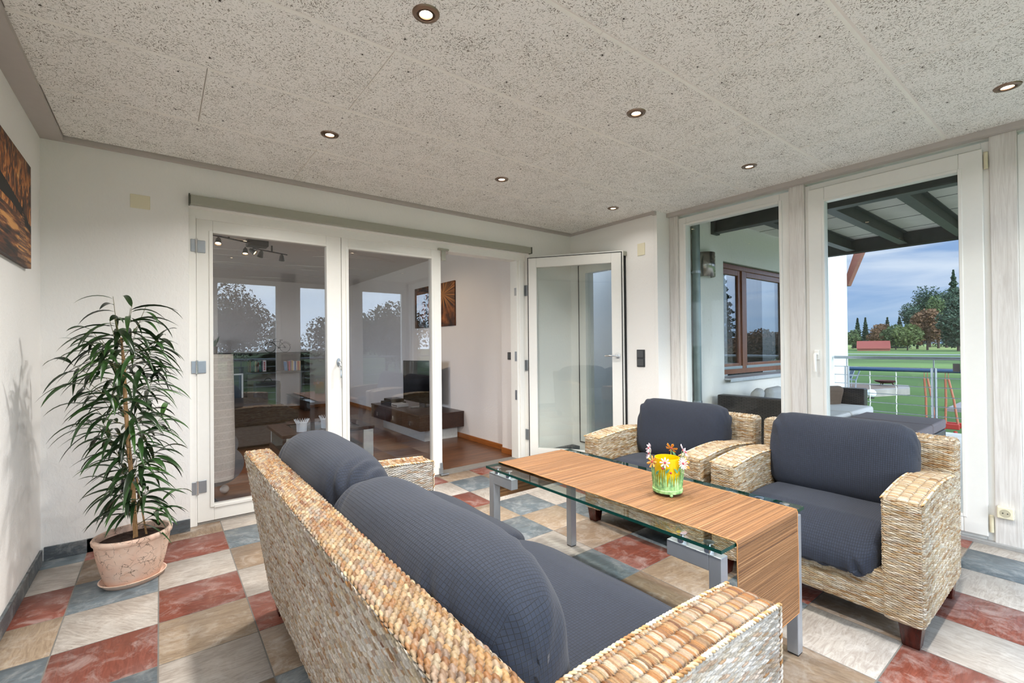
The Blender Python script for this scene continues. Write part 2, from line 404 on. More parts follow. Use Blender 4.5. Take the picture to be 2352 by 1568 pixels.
# ceiling of wood wool boards, rows along x, joints staggered
def build_ceiling():
    rows = [0.10, -0.542, -1.142, -1.738, -2.333, -2.931, -3.53, -4.13, YF+0.0]
    m = MB(); c = 0.0045; z = H-0.0
    x_lo, x_hi = XL+0.095, XW-0.03
    for r in range(len(rows)-1):
        y1, y0 = rows[r], rows[r+1]
        start = -0.09 if r % 2 == 0 else 0.516-1.214
        x = start
        while x < x_hi:
            a, b = max(x, x_lo), min(x+1.212, x_hi)
            if b-a > 0.02:
                # stays clear of the wall nib in the far right corner
                for (aa, bb, yy0, yy1) in ([(a, min(b, XR-0.02), y0, y1), (max(a, XR-0.02), b, y0, min(y1, -0.93))] if y1 > -0.93 else [(a, b, y0, y1)]):
                    if bb-aa < 0.01 or yy1-yy0 < 0.01: continue
                    m.add([(aa, yy0, z+0.03), (bb, yy0, z+0.03), (bb, yy1, z+0.03), (aa, yy1, z+0.03),
                           (aa, yy0, z+c), (bb, yy0, z+c), (bb, yy1, z+c), (aa, yy1, z+c),
                           (aa+0.004, yy0+0.012, z), (bb-0.004, yy0+0.012, z), (bb-0.004, yy1-0.012, z), (aa+0.004, yy1-0.012, z)],
                          [(8, 9, 10, 11)[::-1]] + [(4+i, 4+(i+1) % 4, 8+(i+1) % 4, 8+i) for i in range(4)] + [(i, (i+1) % 4, 4+(i+1) % 4, 4+i) for i in range(4)] + [(0, 1, 2, 3)])
            x += 1.214
    o = m.build('ceiling', [M_CEIL, simple('painted_board_edge', '#efece6', 0.9, var=0.02)])
    for p in o.data.polygons:
        if p.area < 0.03 or p.normal.z > -0.99: p.material_index = 1
    struct(o, 'ceiling of pale wood wool boards with visible screws', 'ceiling')
    b = MB().box(XL-0.3, XW+0.35, YF-0.3, YB+0.02, H+0.03, H+0.18); b.build('ceiling_panel', M_TRIM, o)
    # screws: two rows of three on every board the photo shows
    def screw():
        s_ = MB(); s_.lathe([(0.0001, 0.0005), (0.0075, 0.0005), (0.0085, 0.0), (0.0085, 0.002)], (0, 0, 0), 10)
        s_.lathe([(0.0001, -0.0006), (0.0042, -0.0006), (0.0045, 0.0006)], (0, 0, 0), 8)
        return s_
    first = None; n = 0
    Rm = Matrix((r2, u2, fwd))
    for r in range(len(rows)-1):
        y1, y0 = rows[r], rows[r+1]
        if y1 > 0: y1 = 0.055
        start = -0.09 if r % 2 == 0 else 0.516-1.214
        for kx in range(5):
            for dx in (0.103, 0.607, 1.111):
                for yy in (y1-0.1, y0+0.095):
                    x = start+kx*1.214+dx
                    if not (x_lo+0.03 < x < x_hi-0.02) or (x > XR-0.05 and yy > -0.95): continue
                    p = Rm @ (Vector((x, yy, H))-CAM)
                    if p.z < 0.2 or abs(p.x/p.z*F_PX) > 1190 or p.y/p.z*F_PX > 800: continue
                    if n >= 98: continue
                    if first is None:
                        first = screw().build('screw', simple('dark_screw', '#3a332c', 0.5, 0.6), o); first.location = (x, yy, H-0.0003); s_ = first
                        first['label'] = 'dark countersunk screw'
                    else:
                        s_ = first.copy(); COL.objects.link(s_); s_.location = (x, yy, H-0.0003)
                    n += 1
build_ceiling()
# painted edge strips round the ceiling
def trims():
    z0, z1 = 2.388, H+0.02
    segs = [('trim_1', (XL, XL+0.098, YF, YB, z0, z1)), ('trim_2', (XL+0.098, XR, YB-0.035, YB, z0, z1)),
            ('trim_3', (XR-0.035, XR, -0.95, YB-0.035, z0, z1)), ('trim_4', (XR-0.035, XW-0.03, -0.95-0.03, -0.95+0.0, z0-0.012, z1)),
            ('trim_5', (XW-0.06, XW+0.0, YF, -0.98, z0-0.014, z1))]
    for n, b in segs: struct(MB().box(*b).build(n, M_TRIM), None)
trims()
# walls
def wall_obj(name, boxes, mat, label):
    m = MB()
    for b in boxes: m.box(*b)
    return struct(m.build(name, mat), label, 'wall')
ODX0, ODX1, ODZ = 0.498, 3.392, 2.125
wall_obj('wall_back', [(XL-0.3, ODX0, YB, 0.34, 0, 2.6), (ODX1, XR+0.25, YB, 0.34, 0, 2.6), (ODX0, ODX1, YB, 0.34, ODZ, 2.6)], M_WALL, 'white rendered wall around the folding glass doors')
wall_obj('wall_left', [(XL-0.3, XL, YF-0.3, YB+0.2, 0, 2.6)], M_WALL, 'white rendered wall with the canvas picture')
ND0, ND1 = -0.62, 0.01     # narrow window in the right wall
wall_obj('wall_right', [(XR, XR+0.22, ND1, YB+0.2, 0, 2.6), (XR, XR+0.22, -0.95, ND0, 0, 2.6), (XR, XR+0.22, ND0, ND1, 2.05, 2.6), (XR, XR+0.22, ND0, ND1, 0, 0.13)], M_WALL, 'white rendered wall with the light switch')
# tile baseboards
def baseboards():
    g = []
    for nm, boxes in (('baseboard_left', [(XL, XL+0.012, y, y+0.328, 0, 0.078) for y in np.arange(-4.25, 0.10, 0.335) if y+0.328 < 0.13]),
                      ('baseboard_back', [(max(x, XL+0.012), min(x+0.331, ODX0-0.0), YB-0.012, YB, 0, 0.078) for x in (-0.19, 0.0, 0.335)] + [(x, min(x+0.331, XR), YB-0.012, YB, 0, 0.078) for x in (3.40, 3.74)]),
                      ('baseboard_right', [(XR-0.012, XR, 0.03, YB-0.014, 0, 0.078), (XR-0.012, XR, -0.94, -0.63, 0, 0.078)])):
        m = MB()
        for b in boxes: m.box(*b)
        struct(m.build(nm, M_BASET, bevel=0.0015), None)
baseboards()

def frame_ring(m, axis, a0, a1, u0, u1, z0, z1, w, wb=None):
    """rectangular frame; axis 0: lies in the plane x=const (u=y); axis 1: plane y=const (u=x)"""
    wb = w if wb is None else wb
    for (p, q_, r, s_) in ((u0, u0+w, z0, z1), (u1-w, u1, z0, z1), (u0+w, u1-w, z1-w, z1), (u0+w, u1-w, z0, z0+wb)):
        if axis == 0: m.box(a0, a1, p, q_, r, s_)
        else: m.box(p, q_, a0, a1, r, s_)
    return m
# narrow window in the right wall behind the open leaf
def narrow_window():
    m = frame_ring(MB(), 0, XR-0.015, XR+0.06, ND0, ND1, 0.13, 2.05, 0.10)
    o = struct(m.build('window_1', M_PVC, bevel=0.003), 'narrow white window behind the open glass leaf', 'window')
    frame_ring(MB(), 0, XR-0.017, XR+0.0, ND0-0.004, ND1+0.004, 0.126, 2.054, 0.012).build('window_seal', M_SEAL, o)
    MB().box(XR+0.02, XR+0.026, ND0+0.1, ND1-0.1, 0.23, 1.95).build('window_pane', M_GLASS, o)
    MB().box(XR-0.05, XR+0.0, ND0-0.02, ND1+0.02, 2.055, 2.095).build('blind_box', M_RAILHDR, o, 0.003)
narrow_window()
wall_obj('wall_hall', [(XR+0.9, XR+1.0, -0.7, 2.2, 0, 2.6)], M_LRWALL, 'dim grey wall seen through the narrow window')

# ------------------------------------------------------------------ window wall on the right: posts, fixed window, terrace door
def win_right():
    # posts (whitewashed timber)
    for k, (y0, y1) in enumerate(((-1.075, -0.985), (-2.135, -2.030), (-3.215, -3.105), (-4.30, -4.19))):
        struct(MB().box(XW-0.02, XW+0.10, y0, y1, 0.0, 2.375).build('trim_%d' % (10+k), M_POST, bevel=0.004), None)
    struct(MB().box(XR, XW+0.05, -0.984, -0.951, 0, 2.6).build('wall_nib', M_WALL), 'white rendered return of the right wall', 'wall')
    struct(MB().box(XW+0.0, XW+0.14, YF-0.1, -0.95, 2.374, 2.6).build('wall_lintel', M_WALL), None, 'wall')
    # sill rail along the floor
    struct(MB().box(XW-0.035, XW+0.10, YF, -0.985, -0.002, 0.022).build('trim_20', simple('door_sill', '#a9a9a8', 0.4, 0.3), bevel=0.003), None)
    def fixed(nm, y0, y1, z0, label):
        o = struct(frame_ring(MB(), 0, XW+0.0, XW+0.07, y0, y1, z0, 2.35, 0.075).build(nm, M_PVC, bevel=0.003), label, 'window')
        frame_ring(MB(), 0, XW-0.012, XW+0.0, y0+0.055, y1-0.055, z0+0.055, 2.295, 0.022).build('glazing_bead', M_PVC, o, 0.004)
        MB().box(XW+0.03, XW+0.036, y0+0.075, y1-0.075, z0+0.075, 2.275).build('window_pane', M_GLASS, o)
        return o
    fixed('window_2', -2.030, -1.075, 0.02, 'fixed white window between the two armchairs, looking at the terrace')
    fixed('window_3', -4.19, -3.215, 0.02, 'bright white window cut by the right edge of the photo')
    # terrace door: outer frame, leaf, pane, handle, hinges
    y0, y1 = -3.105, -2.135
    o = struct(frame_ring(MB(), 0, XW+0.0, XW+0.07, y0, y1, 0.02, 2.355, 0.034).build('door_1', M_PVC, bevel=0.003), 'white glazed terrace door on the right', 'door')
    lf = frame_ring(MB(), 0, XW-0.022, XW+0.05, y0+0.026, y1-0.026, 0.045, 2.315, 0.105).build('door_leaf', M_PVC, o, 0.005)
    frame_ring(MB(), 0, XW-0.026, XW-0.02, y0+0.115, y1-0.115, 0.134, 2.226, 0.018).build('glazing_bead', M_PVC, lf, 0.003)
    MB().box(XW+0.015, XW+0.021, y0+0.131, y1-0.131, 0.15, 2.21).build('door_pane', M_GLASS, o)
    hy = y1-0.075; hx = XW-0.022
    h = MB().box(hx-0.012, hx, hy-0.016, hy+0.016, 1.06, 1.13).build('door_handle', M_WHITE_LAC, o, 0.004)
    MB().tube([(hx-0.01, hy, 1.10), (hx-0.045, hy, 1.10), (hx-0.05, hy-0.002, 1.085), (hx-0.05, hy-0.004, 0.975)], [0.010, 0.010, 0.011, 0.009], 8).build('handle_grip', M_WHITE_LAC, h, smooth=True)
    for z in (2.19, 0.075):
        MB().tube([(XW-0.02, y0+0.013, z), (XW-0.02, y0+0.013, z+0.10)], 0.0095, 10).build('hinge', simple('cream_hinge_cap', '#d6cdb0', 0.35), o, 0.002, True)
    MB().box(XW-0.005, XW+0.012, y0+0.14, y0+0.17, 1.0, 1.05).build('catch', M_GREYPL, o)
win_right()
def socket():
    y, z, x = -3.150, 0.208, XW-0.02
    t = thing('wall_socket', (x, y, z), 'cream surface-mounted power socket low on the whitewashed post', 'socket')
    MB().box(x-0.032, x, y-0.034, y+0.034, z-0.033, z+0.033).build('socket_box', M_CREAM, t, 0.006, seg=3)
    R_ = Matrix.Translation((x-0.0325, y, z)) @ Matrix.Rotation(pi/2, 4, 'Y').inverted()
    MB().lathe([(0.0215, -0.001), (0.0215, 0.0015), (0.019, 0.0015), (0.0185, -0.004+0.0045), (0.0001, 0.0008)], (0, 0, 0), 24, M=R_).build('socket_ring', simple('socket_well', '#bdb69e', 0.4), t, smooth=True)
    m = MB()
    for dy in (-0.0095, 0.0095): m.lathe([(0.0028, 0.001), (0.0028, 0.003), (0.0001, 0.003)], (0, dy, 0), 10, M=R_)
    m.build('socket_holes', M_SEAL, t)
socket()

# window wall behind the camera (seen in the glass) -----------------
def win_front():
    zt = 2.26
    xs = [(-0.19+0.10, 0.86), (0.98, 1.93), (2.16, 3.10), (3.22, 4.12)]  # the first window is unseen, added to let in more light
    ed = [-0.19] + [v for p in xs for v in p] + [4.30]
    for k in range(0, len(ed)-1, 2):
        struct(MB().box(ed[k], ed[k+1], YF-0.12, YF, 0, 2.4).build('trim_%d' % (30+k), M_POST, bevel=0.004), None)
    struct(MB().box(-0.5, 4.4, YF-0.14, YF, zt, 2.6).build('wall_front', M_WALL), 'white wall over the windows behind the camera', 'wall')
    for k, (a, b) in enumerate(xs):
        o = struct(frame_ring(MB(), 1, YF-0.08, YF-0.02, a, b, 0.02, zt, 0.07).build('window_%d' % (4+k), M_PVC), None, 'window')
        MB().box(a+0.07, b-0.07, YF-0.05, YF-0.044, 0.09, zt-0.07).build('window_pane', M_GLASS, o)
win_front()

# ------------------------------------------------------------------ folding glass doors in the back wall
DY = 0.215   # room face of the leaves
def folding_doors():
    jm = MB()
    jm.box(ODX0, ODX0+0.042, DY-0.02, 0.33, 0, 2.08); jm.box(3.283, 3.392, DY-0.0, 0.33, 0, 2.08); jm.box(ODX0, ODX1, DY-0.01, 0.33, 2.062, 2.127)
    jm.box(3.305, 3.36, DY-0.02, DY, 0, 2.07)
    o = struct(jm.build('door_2', M_WHITE_LAC, bevel=0.004), 'white folding glass door frame in the back wall', 'door')
    def leaf(x0, x1, z0=0.015, z1=2.075, nm='door_leaf', sx=0.098, top=0.098, bot=0.105, sr=None):
        sr = sr or sx
        m = MB(); m.box(x0, x0+sx, DY, DY+0.055, z0, z1); m.box(x1-sr, x1, DY, DY+0.055, z0, z1)
        m.box(x0+sx, x1-sr, DY, DY+0.055, z1-top, z1); m.box(x0+sx, x1-sr, DY, DY+0.055, z0, z0+bot)
        lf = m.build(nm, M_WHITE_LAC, o, 0.003)
        b = MB()
        b2 = 0.014
        for (p, q_, r, s_) in ((x0+sx-b2-0.008, x0+sx, z0+bot-b2, z1-top+b2), (x1-sr, x1-sr+b2+0.008, z0+bot-b2, z1-top+b2), (x0+sx, x1-sr, z1-top, z1-top+b2+0.008), (x0+sx, x1-sr, z0+bot-b2-0.008, z0+bot)):
            b.box(p, q_, DY-0.008, DY+0.004, r, s_)
        b.build('glazing_bead', M_WHITE_LAC, lf, 0.003)
        MB().box(x0+sx-0.003, x1-sr+0.003, DY+0.022, DY+0.028, z0+bot-0.003, z1-top+0.003).build('door_pane', M_DOORGLASS, lf)
        return lf
    leaf(0.542, 1.4985, sx=0.094, sr=0.112)
    leaf(1.503, 2.398, sx=0.055, sr=0.098)
    # hinges with plates
    for z in (1.877, 1.062, 0.256):
        h = MB().box(0.510, 0.537, DY-0.025, DY-0.018, z-0.042, z+0.042).box(0.547, 0.594, DY-0.006, DY+0.0, z-0.042, z+0.042).build('hinge', M_ALU, o, 0.003)
        MB().tube([(0.5415, DY-0.024, z-0.046), (0.5415, DY-0.024, z+0.046)], 0.008, 10).build('hinge_pin', M_CHROME, h, smooth=True)
    h = MB().lathe([(0.0155, 0), (0.0155, 0.008), (0.0001, 0.009)], (0, 0, 0), 18, 1, 2.1, M=Matrix.Translation((1.474, DY, 1.066)) @ Matrix.Rotation(pi/2, 4, 'X')).build('door_handle', M_ALU, o, smooth=True)
    MB().tube([(1.474, DY, 1.067), (1.474, DY-0.048, 1.067), (1.4755, DY-0.055, 1.058), (1.4755, DY-0.055, 0.945)], [0.009, 0.009, 0.009, 0.008], 10).build('handle_grip', M_CHROME, h, smooth=True)
    MB().box(2.36, 2.40, DY-0.012, DY+0.0, 0.02, 0.075).box(2.372, 2.45, DY-0.03, DY-0.006, 0.006, 0.02).box(2.37, 2.398, DY-0.01, DY, 0.075, 0.12).build('floor_bolt', M_ALU, o, 0.003)
    MB().box(2.36, 2.47, DY-0.03, DY-0.004, 2.062, 2.078).box(2.40, 2.44, DY-0.022, DY-0.004, 1.97, 2.064).build('top_guide', M_RAILHDR, o, 0.003)
    MB().box(2.3985, 2.402, DY+0.012, DY+0.04, 0.92, 1.10).build('lock_plate', M_ALU, o)
    MB().box(ODX0, ODX1, DY, 0.34, 0.0, 0.012).build('door_sill', simple('sill_strip', '#8d8983', 0.5, 0.3), o)
    # track above
    t = struct(MB().box(0.505, 3.385, YB-0.045, YB-0.0, 2.130, 2.190).build('trim_40', M_RAILHDR, bevel=0.004), None)
    MB().box(0.497, 0.505, YB-0.05, YB-0.0, 2.126, 2.195).box(3.385, 3.395, YB-0.05, YB-0.0, 2.126, 2.192).build('end_cap', simple('dark_track_end', '#4f5147', 0.5), t)
    # jamb lock keeps
    MB().box(3.279, 3.2835, DY+0.01, DY+0.04, 0.62, 0.72).box(3.279, 3.2835, DY+0.01, DY+0.04, 1.02, 1.12).box(3.279, 3.2835, DY+0.01, DY+0.04, 1.70, 1.78).build('lock_keep', M_ALU, o)
    MB().box(3.392-0.012, 3.40, DY-0.04, DY-0.0, 0.20, 0.31).box(3.392-0.012, 3.40, DY-0.04, DY-0.0, 0.92, 1.03).box(3.392-0.012, 3.40, DY-0.04, DY-0.0, 1.70, 1.81).build('hinge', M_ALU, o, 0.003)
folding_doors()
def open_leaf():
    hx, hy = 3.405, 0.168; ex, ey = 3.945, -0.612
    L_ = math.hypot(ex-hx, ey-hy); a = math.atan2(ey-hy, ex-hx)
    M_ = Matrix.Translation((hx, hy, 0)) @ Matrix.Rotation(a, 4, 'Z')
    o = MB().box(0, 0.09, -0.03, 0.03, 0.02, 2.085, M_).box(L_-0.10, L_, -0.03, 0.03, 0.02, 2.085, M_).box(0.09, L_-0.10, -0.03, 0.03, 1.985, 2.085, M_).box(0.09, L_-0.10, -0.03, 0.03, 0.02, 0.125, M_)
    o = struct(o.build('door_3', M_WHITE_LAC, bevel=0.004), 'white glazed door leaf standing open against the right wall', 'door')
    m = MB()
    for p in ((-0.004, 0.004, 0.02, 2.089), (L_-0.004, L_+0.004, 0.02, 2.089), (0, L_, 2.083, 2.089)): m.box(p[0], p[1], -0.033, -0.024, p[2], p[3], M_)
    m.build('door_seal', M_SEAL, o)
    m = MB().box(-0.004, 0.008, -0.02, 0.045, 0.02, 2.10, M_).box(L_-0.0, L_+0.016, -0.022, 0.045, 0.02, 2.10, M_).box(0, L_, -0.022, 0.045, 2.087, 2.102, M_)
    m.build('door_rebate', M_WHITE_LAC, o, 0.002)
    MB().box(0.087, L_-0.097, -0.003, 0.003, 0.122, 1.988, M_).build('door_pane', glass('clear_leaf_glass', (0.93, 0.95, 0.94, 1), 1.5, boost=1.5), o)
    h = MB().lathe([(0.026, 0), (0.026, 0.008), (0.0001, 0.009)], (0, 0, 0), 20, M=M_ @ Matrix.Translation((L_-0.045, -0.03, 1.075)) @ Matrix.Rotation(pi/2, 4, 'X')).build('door_handle', M_CHROME, o, smooth=True)
    pts = [M_ @ Vector(p) for p in ((L_-0.045, -0.03, 1.075), (L_-0.045, -0.075, 1.075), (L_-0.06, -0.083, 1.075), (L_-0.165, -0.083, 1.075))]
    MB().tube(pts, 0.009, 10).build('handle_grip', M_CHROME, h, smooth=True)
open_leaf()

# small wall fittings -------------------------------------------------
def fittings():
    m = MB().box(0.203, 0.300, YB-0.007, YB, 2.062, 2.147)
    tag(m.build('junction_cover', M_CREAM, bevel=0.012, seg=4), 'cream blank cover plate high on the wall above the plant', 'cover plate')
    m = MB().box(XR-0.007, XR, -0.852, -0.766, 2.03, 2.145)
    tag(m.build('junction_cover', M_CREAM, bevel=0.012, seg=4), 'cream blank cover plate above the light switch', 'cover plate')
    t = thing('light_switch', (XR, -0.793, 1.05), 'dark grey double light switch on the right wall', 'switch')
    MB().box(XR-0.010, XR, -0.838, -0.748, 0.968, 1.132).build('switch_frame', simple('anthracite_frame', '#2c2e30', 0.3), t, 0.003)
    for z in (1.01, 1.09):
        k = MB().box(XR-0.016, XR-0.009, -0.826, -0.760, z-0.033, z+0.033).build('switch_rocker', M_GREYPL, t, 0.003)
    t = thing('thermostat', (0.31, YB, 0.78), 'white round-dial thermostat on the wall behind the plant', 'thermostat')
    MB().box(0.262, 0.375, YB-0.012, YB, 0.725, 0.835).build('thermostat_plate', M_WHITE_LAC, t, 0.004)
    MB().lathe([(0.030, 0), (0.028, 0.016), (0.0001, 0.017)], (0, 0, 0), 24, M=Matrix.Translation((0.30, YB-0.011, 0.79)) @ Matrix.Rotation(pi/2, 4, 'X')).build('dial', M_WHITE_LAC, t, 0.002)
    t = thing('wall_socket', (0.20, YB, 0.30), 'dark framed power socket low on the wall behind the plant stem', 'socket')
    MB().box(0.155, 0.235, YB-0.009, YB, 0.32, 0.40).build('socket_frame', simple('anthracite_frame_b', '#303234', 0.3), t, 0.003)
    MB().box(0.167, 0.223, YB-0.012, YB-0.008, 0.332, 0.388).build('socket_insert', M_ALU, t, 0.002)
fittings()

# ------------------------------------------------------------------ recessed ceiling lamps
M_SPOTRING = simple('bronze_ring', '#8b7666', 0.3, 0.9, 0.03)
M_SPOTIN = simple('bronze_inner', '#5c4a3e', 0.35, 0.8, 0.03)
M_BULB = emis('halogen_face', (1.0, 0.80, 0.55), 14.0)
def spots():
    def one(label):
        t = thing('ceiling_spot', (0, 0, H), label, 'ceiling light', 'recessed lamps in the wood wool ceiling')
        MB().lathe([(0.030, -0.004), (0.034, -0.008), (0.047, -0.005), (0.050, 0.0), (0.034, 0.0)], (0, 0, H), 32, cap=False).build('outer_ring', M_SPOTRING, t, smooth=True)
        MB().lathe([(0.0225, 0.001), (0.024, -0.006), (0.031, -0.007), (0.033, -0.002)], (0, 0, H), 32, cap=False).build('inner_ring', M_SPOTIN, t, smooth=True)
        MB().lathe([(0.0001, -0.0035), (0.012, -0.0035), (0.0235, -0.001)], (0, 0, H), 24, cap=False).build('bulb', M_BULB, t, smooth=True)
        return t
    labels = {(0, 0): 'ceiling spot above the closed glass doors, nearest the left wall', (0, 1): 'largest ceiling spot, near the top edge of the photo',
              (1, 0): 'ceiling spot over the open doorway', (1, 1): 'ceiling spot in the middle of the ceiling, above the armchairs',
              (2, 0): 'smallest ceiling spot, over the far right corner', (2, 1): 'ceiling spot in front of the fixed white window',
              (2, 2): 'ceiling spot above the terrace door, cut close to the right edge'}
    first = None
    for i, x in enumerate((1.125, 2.348, 3.588)):
        for j, y in enumerate((-0.812, -2.016, -3.238)):
            lab = labels.get((i, j), 'ceiling spot behind the camera, out of the photo')
            if first is None: first = one(lab); r = first
            else: r = dup(first, (0, 0, 0), lab)
            r.location = (x, y, H)
            l = bpy.data.lights.new('ceiling_spot_light', 'AREA'); l.shape = 'DISK'; l.size = 0.12; l.energy = SPOT_POWER[i]; l.color = (1.0, 0.96, 0.915); l.spread = radians(145)
            lo = bpy.data.objects.new('ceiling_spot_light', l); COL.objects.link(lo); lo.location = (x, y, H-0.010)
spots()
# ================================================================== WICKER AND CUSHIONS
def wicker_mat():
    a = MB_('woven_seagrass'); v = a.coord()
    base = a.add('ShaderNodeAttribute', attribute_name='tint').outputs['Color']
    n = a.noise(v, 260, 3); n2 = a.noise(v, 5, 3)
    c = a.mix(1.0, base, a.ramp(n, [(0.25, (0.72, 0.70, 0.68, 1)), (0.7, (1.08, 1.08, 1.08, 1))]), 'MULTIPLY')
    c = a.mix(1.0, c, a.ramp(n2, [(0.3, (0.86, 0.82, 0.78, 1)), (0.65, (1.05, 1.05, 1.05, 1))]), 'MULTIPLY')
    a.set(Base_Color=c, Roughness=0.55); a.bump(n, 0.3, 0.001); return a.m
M_WICKER = wicker_mat()
M_CORE = simple('dark_wicker_core', '#3a2a1c', 0.9)
PAL_CHAIR = [('#dccdb2', 5), ('#cfb78e', 4), ('#b8905c', 2.4), ('#ebe1cf', 3), ('#9a6f3f', 1.2)]
PAL_SOFA = [('#b9925e', 4), ('#a57442', 3), ('#cdb994', 3), ('#ab9d8c', 3), ('#8c5429', 1.4)]
PAL_ARM = [('#bb8242', 3), ('#97632d', 2.2), ('#d3c7b2', 3.4), ('#b99f77', 3), ('#7c4a20', 1.4)]
PAL_PALE = [('#dcd4c8', 5), ('#c8b89f', 3), ('#b78650', 1.4), ('#eae4dc', 3)]
def pal(p, k):
    c = np.array([lin(h)[:3] for h, _ in p]); w = np.array([w_ for _, w_ in p], float); w /= w.sum()
    cum = np.cumsum(w); return c[np.searchsorted(cum, np.clip(k, 0, 0.9999))]
def hash2(a, b, s=0.0):
    x = np.sin(a*127.1+b*311.7+s*74.7)*43758.5453; return x-np.floor(x)
def weave(u, v, pu, pv, A, seed, palette, alt=1, hw=0.78, slant=0.30):
    """height and colour of plump strands that run along u and are stacked along v.
    every strand passes over one stake and under the next (alt=1) or over the same stakes (alt=0)"""
    vj = v/pv + 0.20*np.sin(u*9.0+seed) + 0.08*np.sin(u*31.0+seed*3); j0 = np.floor(vj)
    best = np.zeros_like(vj); bj = np.zeros_like(vj); bm_ = np.zeros_like(vj)
    for dj in (-1, 0, 1):
        j = j0+dj
        x = u/pu + 0.25*(hash2(j, 2.0, seed)-0.5) + j*alt
        m_ = np.round(x/2.0); xi = x-2*m_
        hsh = hash2(j, m_, seed)
        dy = vj-(j+0.5) - slant*xi*(1 if alt else 0.6)*(1+0.6*(hsh-0.5)) - 0.25*(hash2(m_, j, seed+9)-0.5)
        h = (0.80+0.35*hsh)*np.sqrt(np.clip(1-np.abs(xi/1.04)**3.2-(dy/hw)**2, 0, 1))
        k = h > best; best = np.where(k, h, best); bj = np.where(k, j, bj); bm_ = np.where(k, m_, bm_)
    c = pal(palette, hash2(bj, bm_, seed))*0.62 + pal(palette, hash2(np.floor(bj/2), np.floor(bm_/5), seed+5))*0.38
    c = c*(0.50+0.28*hash2(bj, bm_, seed+2))[..., None]
    gap_shade = np.clip((0.52-best)/0.24, 0, 1)[..., None]        # shade between the strands, painted into the vertex colour
    return best*A, c*(1-gap_shade)+np.array([0.050, 0.030, 0.017])*gap_shade
def woven_box(lo, hi, r, faces, deform=None, seed=1.0):
    """rounded box whose faces are woven height fields.
    faces: dict key (axis, side) -> (strand axis, stake pitch, strand pitch, palette)"""
    lo = np.array(lo, float); hi = np.array(hi, float)
    VV = []; FF = []; CC = []; off = 0
    for (ax, sd), spec in faces.items():
        sa, pu, pv, palette = spec[:4]; alt = spec[4] if len(spec) > 4 else 1
        va = 3-ax-sa
        nu = max(4, int((hi[sa]-lo[sa])/(pu/6.0))); nv = max(4, int((hi[va]-lo[va])/(pv/5.0)))
        u, v = np.meshgrid(np.linspace(lo[sa], hi[sa], nu), np.linspace(lo[va], hi[va], nv), indexing='ij')
        P = np.zeros(u.shape+(3,)); P[..., sa] = u; P[..., va] = v; P[..., ax] = hi[ax] if sd > 0 else lo[ax]
        Q = np.clip(P, lo+r, hi-r); D = P-Q; D /= np.linalg.norm(D, axis=-1, keepdims=True)+1e-9
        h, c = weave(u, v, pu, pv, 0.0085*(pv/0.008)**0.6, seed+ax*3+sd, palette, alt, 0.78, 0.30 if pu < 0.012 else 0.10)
        P = Q+D*(r-0.0060+h[..., None])
        if deform is not None: P = deform(P)
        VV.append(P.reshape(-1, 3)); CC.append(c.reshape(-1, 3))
        n = np.zeros(3); n[ax] = sd; t1 = np.zeros(3); t1[sa] = 1; t2 = np.zeros(3); t2[va] = 1
        FF.append(grid_faces(nu, nv, off, flip=np.dot(np.cross(t1, t2), n) < 0)); off += nu*nv
    return np.vstack(VV), np.vstack(FF), np.vstack(CC)
def woven_part(name, boxes, parent, core=None):
    V = []; F_ = []; C = []; off = 0
    for b in boxes:
        v, f, c = b; V.append(v); F_.append(f+off); C.append(c); off += len(v)
    # dark core boxes join the same mesh so that no light shows through the gaps
    for (lo, hi, deform) in (core or []):
        P = np.array([(x, y, z) for x in np.linspace(lo[0], hi[0], 7) for y in np.linspace(lo[1], hi[1], 3) for z in np.linspace(lo[2], hi[2], 5)])
        idx = lambda i, j, k: (i*3+j)*5+k
        q = []
        for i in range(6):
            for k in range(4): q += [(idx(i, 0, k), idx(i+1, 0, k), idx(i+1, 0, k+1), idx(i, 0, k+1)), (idx(i, 2, k), idx(i, 2, k+1), idx(i+1, 2, k+1), idx(i+1, 2, k))]
            for j in range(2): q += [(idx(i, j, 0), idx(i, j+1, 0), idx(i+1, j+1, 0), idx(i+1, j, 0)), (idx(i, j, 4), idx(i+1, j, 4), idx(i+1, j+1, 4), idx(i, j+1, 4))]
        for j in range(2):
            for k in range(4): q += [(idx(0, j, k), idx(0, j, k+1), idx(0, j+1, k+1), idx(0, j+1, k)), (idx(6, j, k), idx(6, j+1, k), idx(6, j+1, k+1), idx(6, j, k+1))]
        if deform is not None: P = deform(P)
        V.append(P); F_.append(np.array(q)+off); C.append(np.tile(np.array(lin('#3a2a1c')[:3]), (len(P), 1))); off += len(P)
    return np_mesh(name, np.vstack(V), np.vstack(F_), M_WICKER, parent, col=np.vstack(C))
